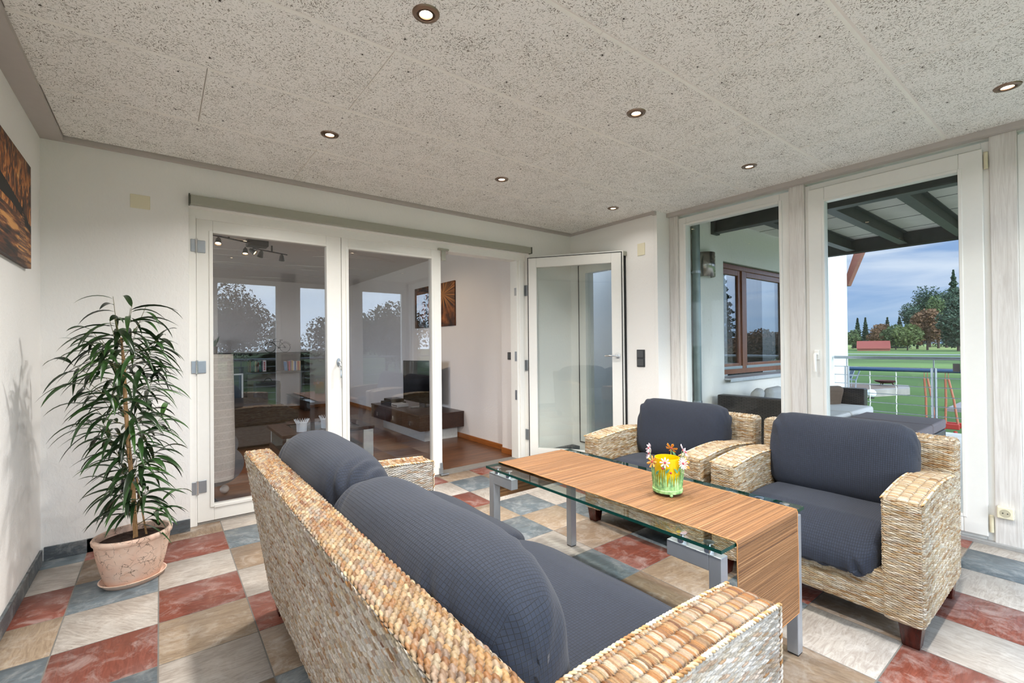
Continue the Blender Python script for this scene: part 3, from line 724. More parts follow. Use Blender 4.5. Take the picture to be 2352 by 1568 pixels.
def braid(path, r, n=None, palette=PAL_CHAIR, parent=None, name='edge_braid'):
    """thin twisted edging rope"""
    pts = [Vector(p) for p in path]; L_ = sum((pts[i+1]-pts[i]).length for i in range(len(pts)-1)); k = max(8, int(L_/0.004))
    out = []
    acc = 0; seg = 0; d = 0
    for i in range(k+1):
        t = L_*i/k
        while seg < len(pts)-2 and t > acc+(pts[seg+1]-pts[seg]).length: acc += (pts[seg+1]-pts[seg]).length; seg += 1
        l_ = (pts[seg+1]-pts[seg]).length; out.append(pts[seg].lerp(pts[seg+1], min(1, (t-acc)/l_)))
    V = []; F_ = []; C = []
    m = MB()
    for s_ in range(2):
        q = []
        for i, p in enumerate(out):
            a = i*0.004/0.012*pi + s_*pi; dd = (out[min(i+1, k)]-out[max(i-1, 0)]).normalized()
            x = dd.cross(Vector((0.3, 0.2, 1))).normalized(); y = dd.cross(x)
            q.append(p+(x*cos(a)+y*sin(a))*r*0.55)
        m.tube(q, r*0.62, 6)
    v = np.array(m.v); f4 = np.array([f for f in m.f if len(f) == 4])
    c = pal(palette, hash2(np.floor(np.arange(len(v))/42.0), 1.0, 3.0))
    return np_mesh(name, v, f4, M_WICKER, parent, col=c)

def fabric_mat():
    a = MB_('charcoal_blue_waffle_stretch_fabric'); t = a.add('ShaderNodeTexCoord'); v = t.outputs['UV']
    bk = a.add('ShaderNodeTexBrick'); a.l(v, bk.inputs[0]); bk.offset = 0.0
    bk.inputs['Scale'].default_value = 100.0; bk.inputs['Brick Width'].default_value = 1.0; bk.inputs['Row Height'].default_value = 0.88
    bk.inputs['Mortar Size'].default_value = 0.075; bk.inputs['Mortar Smooth'].default_value = 0.6; bk.inputs['Bias'].default_value = 0.0
    n = a.noise(v, 900, 2); big = a.noise(a.coord(), 3, 3)
    bk.inputs[1].default_value = lin('#232b3b'); bk.inputs[2].default_value = lin('#1f2634'); bk.inputs[3].default_value = lin('#0d1018')
    c = a.mix(0.25, bk.outputs[0], a.ramp(n, [(0.3, lin('#131822')), (0.7, lin('#2d3647'))]))
    c = a.mix(1.0, c, a.ramp(big, [(0.3, (0.92, 0.92, 0.94, 1)), (0.7, (1.06, 1.06, 1.06, 1))]), 'MULTIPLY')
    a.set(Base_Color=c, Roughness=0.88, Sheen_Weight=0.08, Sheen_Roughness=0.5)
    inv = a.add('ShaderNodeMath', operation='SUBTRACT'); inv.inputs[0].default_value = 1.0; a.l(bk.outputs['Fac'], inv.inputs[1])
    a.bump(inv.outputs[0], 0.8, 0.003); return a.m
M_FAB = fabric_mat()
def cushion(name, parent, C, half, ex=2.6, lean=0.0, axis=1, taper=5.0, wr=0.004, seed=0.0, fold=(), sag=0.0, wrap=None):
    """stuffed cushion: superellipse section swept along an axis, with puckered ends.
    C centre, half = (half along x, along y, along z); swept axis is y (1) """
    nS, nT = 150, 130
    hx, hy, hz = half
    s_ = np.linspace(0, 2*pi, nS+1); t = np.linspace(-1, 1, nT)
    t = np.sign(t)*(1-(1-np.abs(t))**1.6)           # denser at the ends
    Sg, Tg = np.meshgrid(s_, t, indexing='ij')
    k = np.clip(1-np.abs(Tg)**taper, 0, 1)**(1/2.4)
    cx = np.sign(np.cos(Sg))*np.abs(np.cos(Sg))**(2/ex); cz = np.sign(np.sin(Sg))*np.abs(np.sin(Sg))**(2/ex)
    X = hx*cx*k; Z = hz*cz*(0.25+0.75*k)*np.where(k > 0, 1, 0); Y = hy*Tg
    # folds and wrinkles
    w = wr*(np.sin(4*Tg+3*cz+seed)*0.6 + np.sin(Tg*7+4*cx+seed*2)*0.30)*(1-0.6*np.abs(Tg))
    w += wr*0.8*np.abs(Tg)**5*np.sin(Sg*9+seed+3*Tg)
    for (t0, s0, wt, ws, amp, fr) in fold:
        g = np.exp(-((Tg-t0)/wt)**2-(((Sg-s0+pi) % (2*pi)-pi)/ws)**2); w += amp*g*np.cos((Tg-t0)*fr+(Sg-s0)*fr*0.25)
    X += w*cx*0.8; Z += w*cz*0.8
    Z -= sag*(1-Tg**2)*(cz > 0)
    if wrap is not None: X, Y, Z = wrap(X, Y, Z, Tg, Sg)
    ca, sa = cos(lean), sin(lean)
    X2 = X*ca+Z*sa; Z2 = -X*sa+Z*ca
    P = np.stack([C[0]+X2, C[1]+Y, C[2]+Z2], -1)
    # uv: metres along the sweep, metres round the section
    sec = np.stack([hx*cx[:, nT//2], hz*cz[:, nT//2]], 1); arc = np.r_[0, np.cumsum(np.linalg.norm(np.diff(sec, axis=0), axis=1))]
    kk = k[0]; mer = np.r_[0, np.cumsum(np.hypot(np.diff(hy*t), np.diff(kk)*(hx+hz)*0.5))]
    uv = np.stack([np.repeat(arc[:, None], nT, 1), np.repeat(mer[None, :], nS+1, 0)], -1)
    f = grid_faces(nS+1, nT); uvl = uv.reshape(-1, 2)[f.ravel()].reshape(-1, 4, 2)
    # the end panels are cut from flat cloth
    steep = np.abs(np.diff(kk))*(hx+hz)*0.5 > np.abs(np.diff(hy*t))*1.15
    cap = steep[(f.min(axis=1) % nT)]; flat = np.stack([X, Z], -1).reshape(-1, 2)[f.ravel()].reshape(-1, 4, 2)
    uvl[cap] = flat[cap]
    return np_mesh(name, P.reshape(-1, 3), f, M_FAB, parent, uv=uvl.reshape(-1, 2))

def block_leg(cx, cy_, top, parent, w=0.075, h=0.085, name='leg'):
    m = MB(); a, b = w/2, w*0.36
    m.add([(cx-b, cy_-b, 0), (cx+b, cy_-b, 0), (cx+b, cy_+b, 0), (cx-b, cy_+b, 0), (cx-a, cy_-a, top), (cx+a, cy_-a, top), (cx+a, cy_+a, top), (cx-a, cy_+a, top)],
          [(0, 3, 2, 1), (4, 5, 6, 7), (0, 1, 5, 4), (1, 2, 6, 5), (2, 3, 7, 6), (3, 0, 4, 7)])
    return m.build(name, M_LEG, parent, 0.003)

# ------------------------------------------------------------------ armchair (faces -x)
def armchair(x0, x1, y0, y1, label):
    t = thing('wicker_armchair', ((x0+x1)/2, (y0+y1)/2, 0), label, 'armchair')
    aw = 0.135; zb = 0.085; ah = 0.572; bh = 0.735; bt = 0.115; Dx = x1-x0
    arch = lambda P: (lambda Q: Q)(np.concatenate([P[..., :2], (P[..., 2]+0.028*np.sin(np.clip((P[..., 0]-x0)/(Dx*0.94), 0, 1)*pi)*np.clip((P[..., 2]-zb)/(ah-zb), 0, 1)**2)[..., None]], -1))
    fr = lambda P: np.concatenate([P[..., :2], (P[..., 2]+0.010*np.sin((P[..., 1]-y0)/(y1-y0)*pi)*np.clip(1-(P[..., 2]-zb)/0.1, 0, 1))[..., None]], -1)
    pu, pv = 0.0172, 0.0046
    side = {(1, -1): (0, pu*0.9, pv, PAL_CHAIR), (1, 1): (0, pu*0.9, pv, PAL_CHAIR), (0, -1): (1, pu, pv, PAL_CHAIR), (2, 1): (1, pu, 0.0050, PAL_CHAIR, 0)}
    for s_, (a, b) in enumerate(((y0, y0+aw), (y1-aw, y1))):
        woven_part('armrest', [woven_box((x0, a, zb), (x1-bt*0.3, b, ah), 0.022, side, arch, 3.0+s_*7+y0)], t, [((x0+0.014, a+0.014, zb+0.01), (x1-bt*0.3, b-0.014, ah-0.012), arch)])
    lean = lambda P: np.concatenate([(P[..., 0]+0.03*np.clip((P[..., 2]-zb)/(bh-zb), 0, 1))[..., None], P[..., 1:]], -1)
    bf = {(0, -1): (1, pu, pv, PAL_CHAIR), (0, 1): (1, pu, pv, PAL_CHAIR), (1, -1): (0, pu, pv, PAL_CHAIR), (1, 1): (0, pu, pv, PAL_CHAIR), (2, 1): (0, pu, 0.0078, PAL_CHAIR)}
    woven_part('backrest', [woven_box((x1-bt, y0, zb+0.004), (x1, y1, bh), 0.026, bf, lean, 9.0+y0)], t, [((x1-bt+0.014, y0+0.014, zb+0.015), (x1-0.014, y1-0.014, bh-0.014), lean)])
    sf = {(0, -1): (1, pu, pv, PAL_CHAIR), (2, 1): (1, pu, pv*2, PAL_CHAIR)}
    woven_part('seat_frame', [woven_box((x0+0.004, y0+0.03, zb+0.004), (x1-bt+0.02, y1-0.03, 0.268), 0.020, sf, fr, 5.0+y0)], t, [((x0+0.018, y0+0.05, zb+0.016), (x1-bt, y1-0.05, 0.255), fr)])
    for lx in (x0+0.055, x1-0.06):
        for ly in (y0+0.05, y1-0.05): block_leg(lx, ly, zb+0.012, t)
    # edging braids on the arm
    for ya in (y0, y0+aw, y1-aw, y1):
        sg = 1 if ya in (y0, y1-aw) else -1
        pts = [(x0+0.002+Dx*0.84*i/14, ya+sg*0.004, ah-0.006+0.028*sin(min(1, (Dx*0.84*i/14)/(Dx*0.94))*pi)) for i in range(15)]
        braid(pts, 0.0042, parent=t)
    # seat cushion with a drooping front, back cushion leaning on the back
    cy_ = (y0+y1)/2; iw = (y1-y0)/2-aw
    def droop(X, Y, Z, Tg, Sg):
        fX = np.clip((-X-0.13)/0.2, 0, 1)
        return X, Y, Z-0.10*fX**1.5*np.where(Z > -0.02, 1, 0.85)-0.02*fX
    cushion('seat_cushion', t, (x0+0.262, cy_, 0.350), (0.292, iw+0.002, 0.085), ex=3.2, taper=14, wr=0.003, seed=y0, wrap=droop,
            fold=((-0.75, 3.5, 0.14, 0.6, 0.010, 38), (-0.35, 3.6, 0.2, 0.4, 0.006, 30), (0.5, 3.5, 0.2, 0.4, 0.006, 26)))
    cushion('back_cushion', t, (x1-bt-0.085, cy_+0.0, 0.598), (0.105, iw+0.028, 0.205), ex=3.0, lean=0.17, taper=9, wr=0.004, seed=y0*2+1,
            fold=((-0.95, 0.8, 0.12, 1.0, 0.010, 30), (0.9, 2.4, 0.15, 0.9, 0.008, 30)))
    return t
A1 = armchair(2.632, 3.325, -2.19, -1.335, 'wicker armchair with dark blue cushions, the one farther from the camera beside the light switch')
A2 = armchair(2.632, 3.325, -3.092, -2.237, 'wicker armchair with dark blue cushions in front of the terrace door')

# ------------------------------------------------------------------ sofa (faces +x)
def sofa():
    x0, x1, y0, y1 = 0.635, 1.505, -3.055, -1.195
    t = thing('wicker_sofa', ((x0+x1)/2, (y0+y1)/2, 0), 'large wicker sofa in the foreground with dark blue waffle-fabric cushions', 'sofa')
    zb, ah, bh, aw, bt = 0.085, 0.580, 0.735, 0.132, 0.108
    lean = lambda P: np.concatenate([(P[..., 0]+0.100*(1-np.clip((P[..., 2]-zb)/(bh-zb), 0, 1))**1.0)[..., None], P[..., 1:]], -1)
    pu, pv = 0.0105, 0.0062
    bf = {(0, -1): (1, pu, pv, PAL_SOFA[2:]+PAL_PALE), (0, 1): (1, pu, pv, PAL_SOFA), (1, 1): (0, pu, pv, PAL_SOFA), (1, -1): (0, pu, pv, PAL_SOFA), (2, 1): (1, 0.0108, 0.0078, PAL_SOFA)}
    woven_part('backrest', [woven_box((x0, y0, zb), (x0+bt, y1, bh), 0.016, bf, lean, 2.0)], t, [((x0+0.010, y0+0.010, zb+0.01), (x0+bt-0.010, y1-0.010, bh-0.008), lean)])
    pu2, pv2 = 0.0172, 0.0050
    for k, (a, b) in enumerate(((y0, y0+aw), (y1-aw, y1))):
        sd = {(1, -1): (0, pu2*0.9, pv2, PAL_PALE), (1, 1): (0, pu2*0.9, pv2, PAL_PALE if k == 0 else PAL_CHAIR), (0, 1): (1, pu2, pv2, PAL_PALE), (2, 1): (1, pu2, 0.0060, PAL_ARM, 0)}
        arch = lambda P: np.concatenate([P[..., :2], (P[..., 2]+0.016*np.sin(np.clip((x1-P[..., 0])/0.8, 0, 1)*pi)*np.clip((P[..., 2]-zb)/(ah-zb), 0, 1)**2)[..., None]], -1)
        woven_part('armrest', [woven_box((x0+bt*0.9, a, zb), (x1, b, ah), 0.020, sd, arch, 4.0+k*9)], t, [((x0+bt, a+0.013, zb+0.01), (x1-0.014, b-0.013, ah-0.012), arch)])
        for ya, sg in ((a, 1), (b, -1)):
            pts = [(x1-0.004-(x1-x0-bt)*i/16, ya+sg*0.003, ah-0.004+0.016*sin(min(1, ((x1-x0-bt)*i/16)/0.8)*pi)) for i in range(17)]
            braid(pts, 0.0050, parent=t)
        braid([(x1-0.002, a+0.004, zb+0.01), (x1-0.002, a+0.004, ah-0.006)], 0.0045, parent=t, palette=PAL_PALE)
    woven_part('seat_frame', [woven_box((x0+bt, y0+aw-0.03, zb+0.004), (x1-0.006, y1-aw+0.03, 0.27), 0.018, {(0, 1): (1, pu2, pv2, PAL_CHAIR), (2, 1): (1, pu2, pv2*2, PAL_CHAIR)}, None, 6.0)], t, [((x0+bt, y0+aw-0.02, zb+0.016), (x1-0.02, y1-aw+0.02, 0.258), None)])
    for lx in (x0+0.15, x1-0.06):
        for ly in (y0+0.06, y1-0.06): block_leg(lx, ly, zb+0.012, t)
    ym = -2.095
    def droop(X, Y, Z, Tg, Sg):
        fX = np.clip((X-0.22)/0.14, 0, 1)
        return X, Y, Z-0.03*fX**1.5
    for k, (a, b) in enumerate(((y0+aw-0.002, ym+0.004), (ym-0.004, y1-aw+0.002))):
        cushion('seat_cushion', t, (1.170, (a+b)/2, 0.368), (0.400, (b-a)/2, 0.094), ex=5.0, taper=12, wr=0.004, seed=3.3*k, wrap=droop)
    # back cushions stand higher than the back and bulge forward
    cushion('back_cushion', t, (0.878, -2.465, 0.578), (0.158, 0.462, 0.222), ex=2.5, lean=-0.10, taper=4.2, wr=0.006, seed=1.0,
            fold=((-0.70, 5.4, 0.10, 0.5, 0.012, 46), (-0.25, 2.9, 0.12, 0.45, 0.008, 50), (0.72, 2.5, 0.10, 0.6, 0.008, 52), (-0.62, 2.7, 0.12, 0.5, 0.009, 48), (-0.6, 0.4, 0.10, 0.5, 0.007, 44)))
    cushion('back_cushion', t, (0.880, -1.645, 0.600), (0.152, 0.440, 0.232), ex=2.5, lean=-0.10, taper=4.0, wr=0.005, seed=4.0,
            fold=((-0.85, 1.6, 0.10, 0.9, 0.010, 46), (0.5, 2.6, 0.12, 0.4, 0.005, 40)))
    return t
sofa()

# ================================================================== COFFEE TABLE
M_TGLASS = glass('table_glass', (0.90, 0.95, 0.93, 1), 1.52, boost=1.1)
M_TEDGE = simple('green_glass_edge', '#0c4038', 0.12, var=0.1)
M_SILVER = simple('silver_powder_coat', '#a9adb3', 0.38, 0.55, 0.02)
def coffee_table():
    x0, x1, y0, y1, zt = 1.700, 2.312, -2.803, -1.528, 0.560
    t = thing('coffee_table', (2.0, -2.17, 0), 'long glass coffee table with silver legs between the sofa and the armchairs', 'coffee table')
    g = MB().box(x0, x1, y0, y1, zt-0.012, zt-0.0005).build('glass_top', [M_TGLASS, M_TEDGE], t)
    for p in g.data.polygons:
        if abs(p.normal.z) < 0.5: p.material_index = 1
    lw = 0.041
    for sx in (0, 1):
        for sy_ in (0, 1):
            lx = x0+0.008 if sx == 0 else x1-0.010-lw
            ly = y0+0.006 if sy_ == 0 else y1-0.018-lw
            m = MB().box(lx, lx+lw, ly, ly+lw, 0.004, 0.530)
            by = (ly+lw, ly+lw+0.15) if sy_ == 0 else (ly-0.15, ly)
            m.box(lx, lx+lw, by[0], by[1], 0.478, 0.530)
            lg = m.build('leg', M_SILVER, t, 0.0025)
            MB().box(lx+0.002, lx+lw-0.002, ly+0.002, ly+lw-0.002, 0.0, 0.0045).build('foot_pad', M_SEAL, lg)
            for yy in ((ly+lw*0.5+0.03, ly+lw*0.5+0.125) if sy_ == 0 else (ly+lw*0.5-0.03, ly+lw*0.5-0.125)):
                d = MB().lathe([(0.0175, 0.530), (0.0175, 0.5475)], (lx+lw/2, yy, 0), 20)
                d.lathe([(0.0175, 0.5600), (0.0175, 0.5610), (0.0001, 0.5614)], (lx+lw/2, yy, 0), 20)
                d.cyl((lx+lw/2, yy, 0), 0.006, 0.547, 0.5602, 10).build('glass_mount', M_CHROME, lg, smooth=True)
    # runner
    a = MB_('striped_runner_straw'); v = a.coord(scale=(0.9, 300, 300)); n = a.noise(v, 1.0, 5, 0.75)
    v2 = a.coord(scale=(1.5, 40, 40)); n2 = a.noise(v2, 1.0, 3)
    c = a.ramp(n, [(0.34, lin('#4a3123')), (0.45, lin('#785434')), (0.55, lin('#946c47')), (0.68, lin('#bb9770'))])
    c = a.mix(1.0, c, a.ramp(n2, [(0.35, (0.80, 0.76, 0.72, 1)), (0.6, (1.08, 1.04, 1.0, 1))]), 'MULTIPLY')
    a.set(Base_Color=c, Roughness=0.55); a.bump(n, 0.5, 0.002)
    xa, xb = 1.786, 2.238
    path = [(y1+0.0075, 0.375), (y1+0.008, 0.50), (y1+0.008, 0.553), (y1+0.003, 0.5635), (y1-0.01, 0.5650), (-2.17, 0.5650), (y0+0.01, 0.5650), (y0-0.001, 0.5640), (y0-0.005, 0.556), (y0-0.006, 0.40), (y0-0.007, 0.182)]
    P = []
    for i in range(len(path)-1):
        (ya, za), (yb, zb_) = path[i], path[i+1]; k = max(1, int(math.hypot(yb-ya, zb_-za)/0.03))
        P += [(ya+(yb-ya)*s_/k, za+(zb_-za)*s_/k) for s_ in range(k)]
    P.append(path[-1]); m = MB(); nx = 14
    for (yy, zz) in P:
        for j in range(nx+1): m.v.append((xa+(xb-xa)*j/nx + 0.0015*sin(yy*40+zz*60)*(1 if j in (0, nx) else 0), yy, zz))
    m.f = [(i*(nx+1)+j, i*(nx+1)+j+1, (i+1)*(nx+1)+j+1, (i+1)*(nx+1)+j) for i in range(len(P)-1) for j in range(nx)]
    r = m.build('table_runner', a.m, None); so = r.modifiers.new('thick', 'SOLIDIFY'); so.thickness = 0.0016; so.offset = 0
    tag(r, 'striped tan straw runner laid lengthwise over the glass table', 'table runner')
    hem = MB()
    for xx in (xa, xb): hem.tube([(xx+0.0012*sin(i*1.3), yy, zz+0.0008) for i, (yy, zz) in enumerate(P)], 0.0022, 6)
    hem.tube([(xa+(xb-xa)*i/20, path[-1][0], path[-1][1]) for i in range(21)], 0.0020, 6)
    hem.build('hem', simple('runner_hem', '#b07c4a', 0.6, var=0.15, scale=200), r, smooth=True)
coffee_table()

# ------------------------------------------------------------------ flower lantern
def lantern():
    cx, cy_, z = 2.028, -2.395, 0.566
    t = thing('flower_lantern', (cx, cy_, z), 'green metal candle lantern with painted metal flowers around a yellow glass', 'candle lantern')
    a = MB_('green_painted_metal'); v = a.coord(scale=(60, 60, 60)); n = a.noise(v, 1.0, 4)
    a.set(Base_Color=a.ramp(n, [(0.35, lin('#5f8f5c')), (0.55, lin('#9fca86')), (0.75, lin('#bfe0a4'))]), Roughness=0.5); MG = a.m
    R0 = 0.050
    m = MB().lathe([(0.0001, 0.010), (R0+0.002, 0.010), (R0+0.003, 0.016), (R0+0.003, 0.020), (R0, 0.022), (R0, 0.034), (R0-0.002, 0.034), (R0-0.002, 0.014)], (cx, cy_, z), 40)
    m.build('lantern_base', MG, t, smooth=True)
    for k in range(3):
        an = 2*pi*k/3+4.0
        MB().ball((cx+(R0-0.002)*cos(an), cy_+(R0-0.002)*sin(an), z+0.006), 0.006, 8).build('foot', MG, t, smooth=True)
    # blades of grass
    m = MB(); rr = random.Random(3)
    for k in range(58):
        an = 2*pi*k/58+rr.uniform(-.03, .03); h = rr.uniform(0.035, 0.078); w = rr.uniform(0.0022, 0.0034); dn = rr.uniform(-.05, .05)
        vs = []
        for s_ in range(5):
            f = s_/4; ww = w*(1-f**1.5)+0.0002; aa = an+dn*f; rad = R0+0.0008*(k % 2)
            vs += [(cx+rad*cos(aa-ww/rad), cy_+rad*sin(aa-ww/rad), z+0.024+h*f), (cx+rad*cos(aa+ww/rad), cy_+rad*sin(aa+ww/rad), z+0.024+h*f)]
        m.add(vs, [(2*i, 2*i+1, 2*i+3, 2*i+2) for i in range(4)])
    g = m.build('grass_blades', MG, t); so = g.modifiers.new('thick', 'SOLIDIFY'); so.thickness = 0.0008
    a = MB_('yellow_frosted_glass'); a.set(Base_Color=lin('#f7d000'), Roughness=0.3, Transmission_Weight=0.25, Subsurface_Weight=0.0)
    MB().lathe([(0.0001, 0.012), (0.041, 0.012), (0.044, 0.03), (0.044, 0.124), (0.042, 0.124), (0.042, 0.03), (0.0001, 0.018)], (cx, cy_, z), 36).build('glass_cup', a.m, t, smooth=True)
    MB().cyl((cx, cy_, z), 0.019, 0.019, 0.050).build('candle', simple('cream_wax', '#efe6c8', 0.5), t, 0.002)
    mats = {'p': simple('lilac_enamel', '#cdbfc9', 0.35), 'o': simple('orange_enamel', '#e0963c', 0.35), 'w': simple('white_enamel', '#f2e4ea', 0.35), 'r': simple('red_bead', '#b23a44', 0.3)}
    # flowers: azimuth seen from the lantern axis, height, petal kind
    vd = math.atan2(CAM.y-cy_, CAM.x-cx)
    fl = [(vd-1.55, 0.150, 'p', 7, 0.017), (vd-1.75, 0.128, 'p', 12, 0.020), (vd-0.95, 0.112, 'o', 7, 0.021), (vd+2.9, 0.140, 'o', 6, 0.023), (vd-0.12, 0.117, 'w', 8, 0.018),
          (vd+2.1, 0.142, 'p', 14, 0.022), (vd+1.0, 0.112, 'w', 14, 0.021), (vd+1.75, 0.140, 'p', 6, 0.015), (vd+1.45, 0.108, 'o', 6, 0.023)]
    for (an, h, kind, npet, pr) in fl:
        base = Vector((cx+R0*cos(an), cy_+R0*sin(an), z+0.025)); top = Vector((cx+(R0+0.010)*cos(an), cy_+(R0+0.010)*sin(an), z+h))
        f = MB().tube([base, base.lerp(top, 0.5)+Vector((0, 0, 0)), top], 0.0013, 6).build('flower', MG, t, smooth=True)
        nrm = Vector((cos(an)*0.75+cos(vd)*0.35, sin(an)*0.75+sin(vd)*0.35, 0.30)).normalized(); q = nrm.to_track_quat('Z', 'Y').to_matrix().to_4x4(); Mf = Matrix.Translation(top) @ q
        pm = MB()
        for i in range(npet):
            a0 = 2*pi*i/npet; wd = pi/npet*0.85
            ring = [(0.002, 0, 0.001), (pr*0.55, -wd*0.8, 0.003), (pr*0.9, -wd*0.55, 0.004), (pr, 0, 0.0045), (pr*0.9, wd*0.55, 0.004), (pr*0.55, wd*0.8, 0.003)]
            vs = [Mf @ Vector((r_*cos(a0+d), r_*sin(a0+d), zz+(0.0035 if i % 1 == 0 and abs(d) < 1e-6 else 0))) for r_, d, zz in ring]
            pm.add(vs, [(0, 1, 2, 3), (0, 3, 4, 5)])
        po = pm.build('petals', mats[kind], f); so = po.modifiers.new('thick', 'SOLIDIFY'); so.thickness = 0.0009
        MB().ball(tuple(top+nrm*0.004), 0.0042, 6).build('flower_centre', mats['r'], f, smooth=True)
    # leaves and berries on the stems
    lm = MB()
    for (an, h, s_) in ((vd-0.12, 0.080, 1), (vd-0.12, 0.092, -1), (vd+0.75, 0.085, 1), (vd+0.75, 0.080, -1), (vd-0.85, 0.070, 1), (vd+1.4, 0.075, 1), (vd+2.5, 0.118, 1)):
        dn = 0.30*s_; R1 = R0+0.003
        pts = [(0, 0), (0.28, 0.35), (0.65, 0.3), (1, 0), (0.65, -0.3), (0.28, -0.35)]
        vs = [(cx+R1*cos(an+dn*p[0]-0.12*p[1]*s_), cy_+R1*sin(an+dn*p[0]-0.12*p[1]*s_), z+h+0.017*p[0]+0.009*p[1]) for p in pts]
        lm.add(vs, [tuple(range(6))])
    lo = lm.build('metal_leaves', simple('dark_green_enamel', '#5f9a76', 0.4), t); so = lo.modifiers.new('thick', 'SOLIDIFY'); so.thickness = 0.0009
    for (an, h) in ((vd-0.28, 0.096), (vd+0.22, 0.083)):
        MB().ball((cx+(R0+0.005)*cos(an), cy_+(R0+0.005)*sin(an), z+h), 0.0042, 6).build('berry', mats['r'], t, smooth=True)
lantern()
lt = bpy.data.objects['flower_lantern']; lt.scale = (1.15, 1.15, 1.22)

# ================================================================== PLANT
def plant():
    px, py = 0.232, -0.440
    a = MB_('crackled_terracotta'); v = a.coord()
    vo = a.add('ShaderNodeTexVoronoi', feature='DISTANCE_TO_EDGE'); vo.inputs['Scale'].default_value = 26
    dn = a.add('ShaderNodeVectorMath', operation='ADD'); nn = a.add('ShaderNodeTexNoise'); nn.inputs['Scale'].default_value = 18; nn.inputs['Detail'].default_value = 4; a.l(v, nn.inputs[0])
    sc = a.add('ShaderNodeVectorMath', operation='SCALE'); a.l(nn.outputs['Color'], sc.inputs[0]); sc.inputs['Scale'].default_value = 0.07
    a.l(v, dn.inputs[0]); a.l(sc.outputs[0], dn.inputs[1]); a.l(dn.outputs[0], vo.inputs[0])
    n3 = a.noise(v, 9, 3)
    base = a.ramp(n3, [(0.3, lin('#dcb6a0')), (0.6, lin('#e6cdbb')), (0.8, lin('#d9a88a'))])
    msk = a.mix(1.0, a.ramp(vo.outputs[0], [(0.0, (1, 1, 1, 1)), (0.030, (0, 0, 0, 1))]), a.ramp(a.noise(v, 14, 2), [(0.42, (0, 0, 0, 1)), (0.52, (1, 1, 1, 1))]), 'MULTIPLY')
    a.set(Base_Color=a.mix(msk, base, lin('#4c3a26')), Roughness=0.6); a.bump(n3, 0.2, 0.003); M_POT = a.m
    s_ = thing('plant_saucer', (px, py, 0), 'crackled terracotta saucer under the plant pot on the floor', 'saucer')
    Ms = Matrix.Translation((px+0.0, py, 0)) @ Matrix.Rotation(radians(20), 4, 'Z')
    MB().lathe([(0.0001, 0.0), (0.118, 0.0), (0.134, 0.016), (0.141, 0.026), (0.135, 0.027), (0.127, 0.015), (0.115, 0.010), (0.0001, 0.010)], (0, 0, 0), 48, 1.0, 0.86, Ms).build('saucer_dish', M_POT, s_, smooth=True)
    t = thing('potted_fig', (px, py, 0.0101), 'narrow-leaved fig plant in a crackled terracotta pot in the left corner', 'potted plant')
    prof = [(0.0001, 0.011), (0.104, 0.011), (0.112, 0.03), (0.128, 0.09), (0.141, 0.155), (0.148, 0.212), (0.150, 0.216), (0.156, 0.222), (0.158, 0.238), (0.153, 0.246), (0.142, 0.245), (0.138, 0.232), (0.135, 0.20)]
    MB().lathe(prof, (0, 0, 0), 56, 1.06, 0.92, Ms).build('pot', M_POT, t, smooth=True)
    sl = MB().lathe([(0.0001, 0.214), (0.05, 0.217), (0.09, 0.212), (0.12, 0.216), (0.139, 0.212)], (0, 0, 0), 40, 1.06, 0.92, Ms)
    sl.build('soil', simple('dark_soil', '#3a271d', 0.95, var=0.6, scale=120, bump=1.0), t)
    bark = simple('stem_bark', '#c09768', 0.7, var=0.25, scale=60)
    tr = [(px+0.010, py, 0.20), (px+0.000, py+0.01, 0.45), (px-0.018, py, 0.70), (px-0.030, py+0.01, 0.92), (px-0.035, py, 1.12), (px-0.045, py, 1.25)]
    MB().tube(tr, [0.0105, 0.010, 0.0095, 0.009, 0.008, 0.004], 10).build('trunk', bark, t, smooth=True)
    MB().tube([(px+0.055, py+0.01, 0.20), (px+0.03, py+0.02, 0.38), (px+0.015, py, 0.52)], [0.005, 0.004, 0.003], 6).tube([(px+0.0, py-0.012, 0.20), (px+0.012, py-0.015, 0.34)], [0.004, 0.003], 6).build('side_stem', bark, t, smooth=True)
    rr = random.Random(21)
    V = []; Fq = []; C = []
    tw = MB()
    greens = [lin('#26401f')[:3], lin('#2f4f25')[:3], lin('#1c2f19')[:3], lin('#426a2d')[:3]]
    def leaf(p, d, Ln, w):
        d = Vector(d).normalized(); side = d.cross(Vector((0, 0, 1)))
        if side.length < 0.1: side = Vector((1, 0, 0))
        side.normalize(); side = (side + Vector((0, 0, rr.uniform(-.5, .5)))).normalized()
        c = greens[rr.choices([0, 1, 2, 3], [5, 4, 3, 1.2])[0]]; q = Vector(p); dd = d.copy(); n = 8; o = len(V); dr = rr.uniform(0.11, 0.26)
        for i in range(n+1):
            f = i/n; ww = w*(sin(pi*min(1, f*1.0)**0.75)**0.8 if 0 < f < 1 else 0.02)
            nr = side.cross(dd).normalized()
            V.append(tuple(q-side*ww+nr*ww*0.35)); V.append(tuple(q)); V.append(tuple(q+side*ww+nr*ww*0.35))
            for _ in range(3): C.append(c)
            q = q+dd*(Ln/n); dd = (dd+Vector((0, 0, -dr))).normalized()
        for i in range(n):
            a_ = o+3*i; Fq.append((a_, a_+1, a_+4, a_+3)); Fq.append((a_+1, a_+2, a_+5, a_+4))
    # shoots: (height on stem, azimuth, reach, rise)
    def stem_at(z):
        for i in range(len(tr)-1):
            if tr[i][2] <= z <= tr[i+1][2]:
                f = (z-tr[i][2])/(tr[i+1][2]-tr[i][2]); return Vector(tr[i]).lerp(Vector(tr[i+1]), f)
        return Vector(tr[-1])
    shoots = []
    n_sh = 50
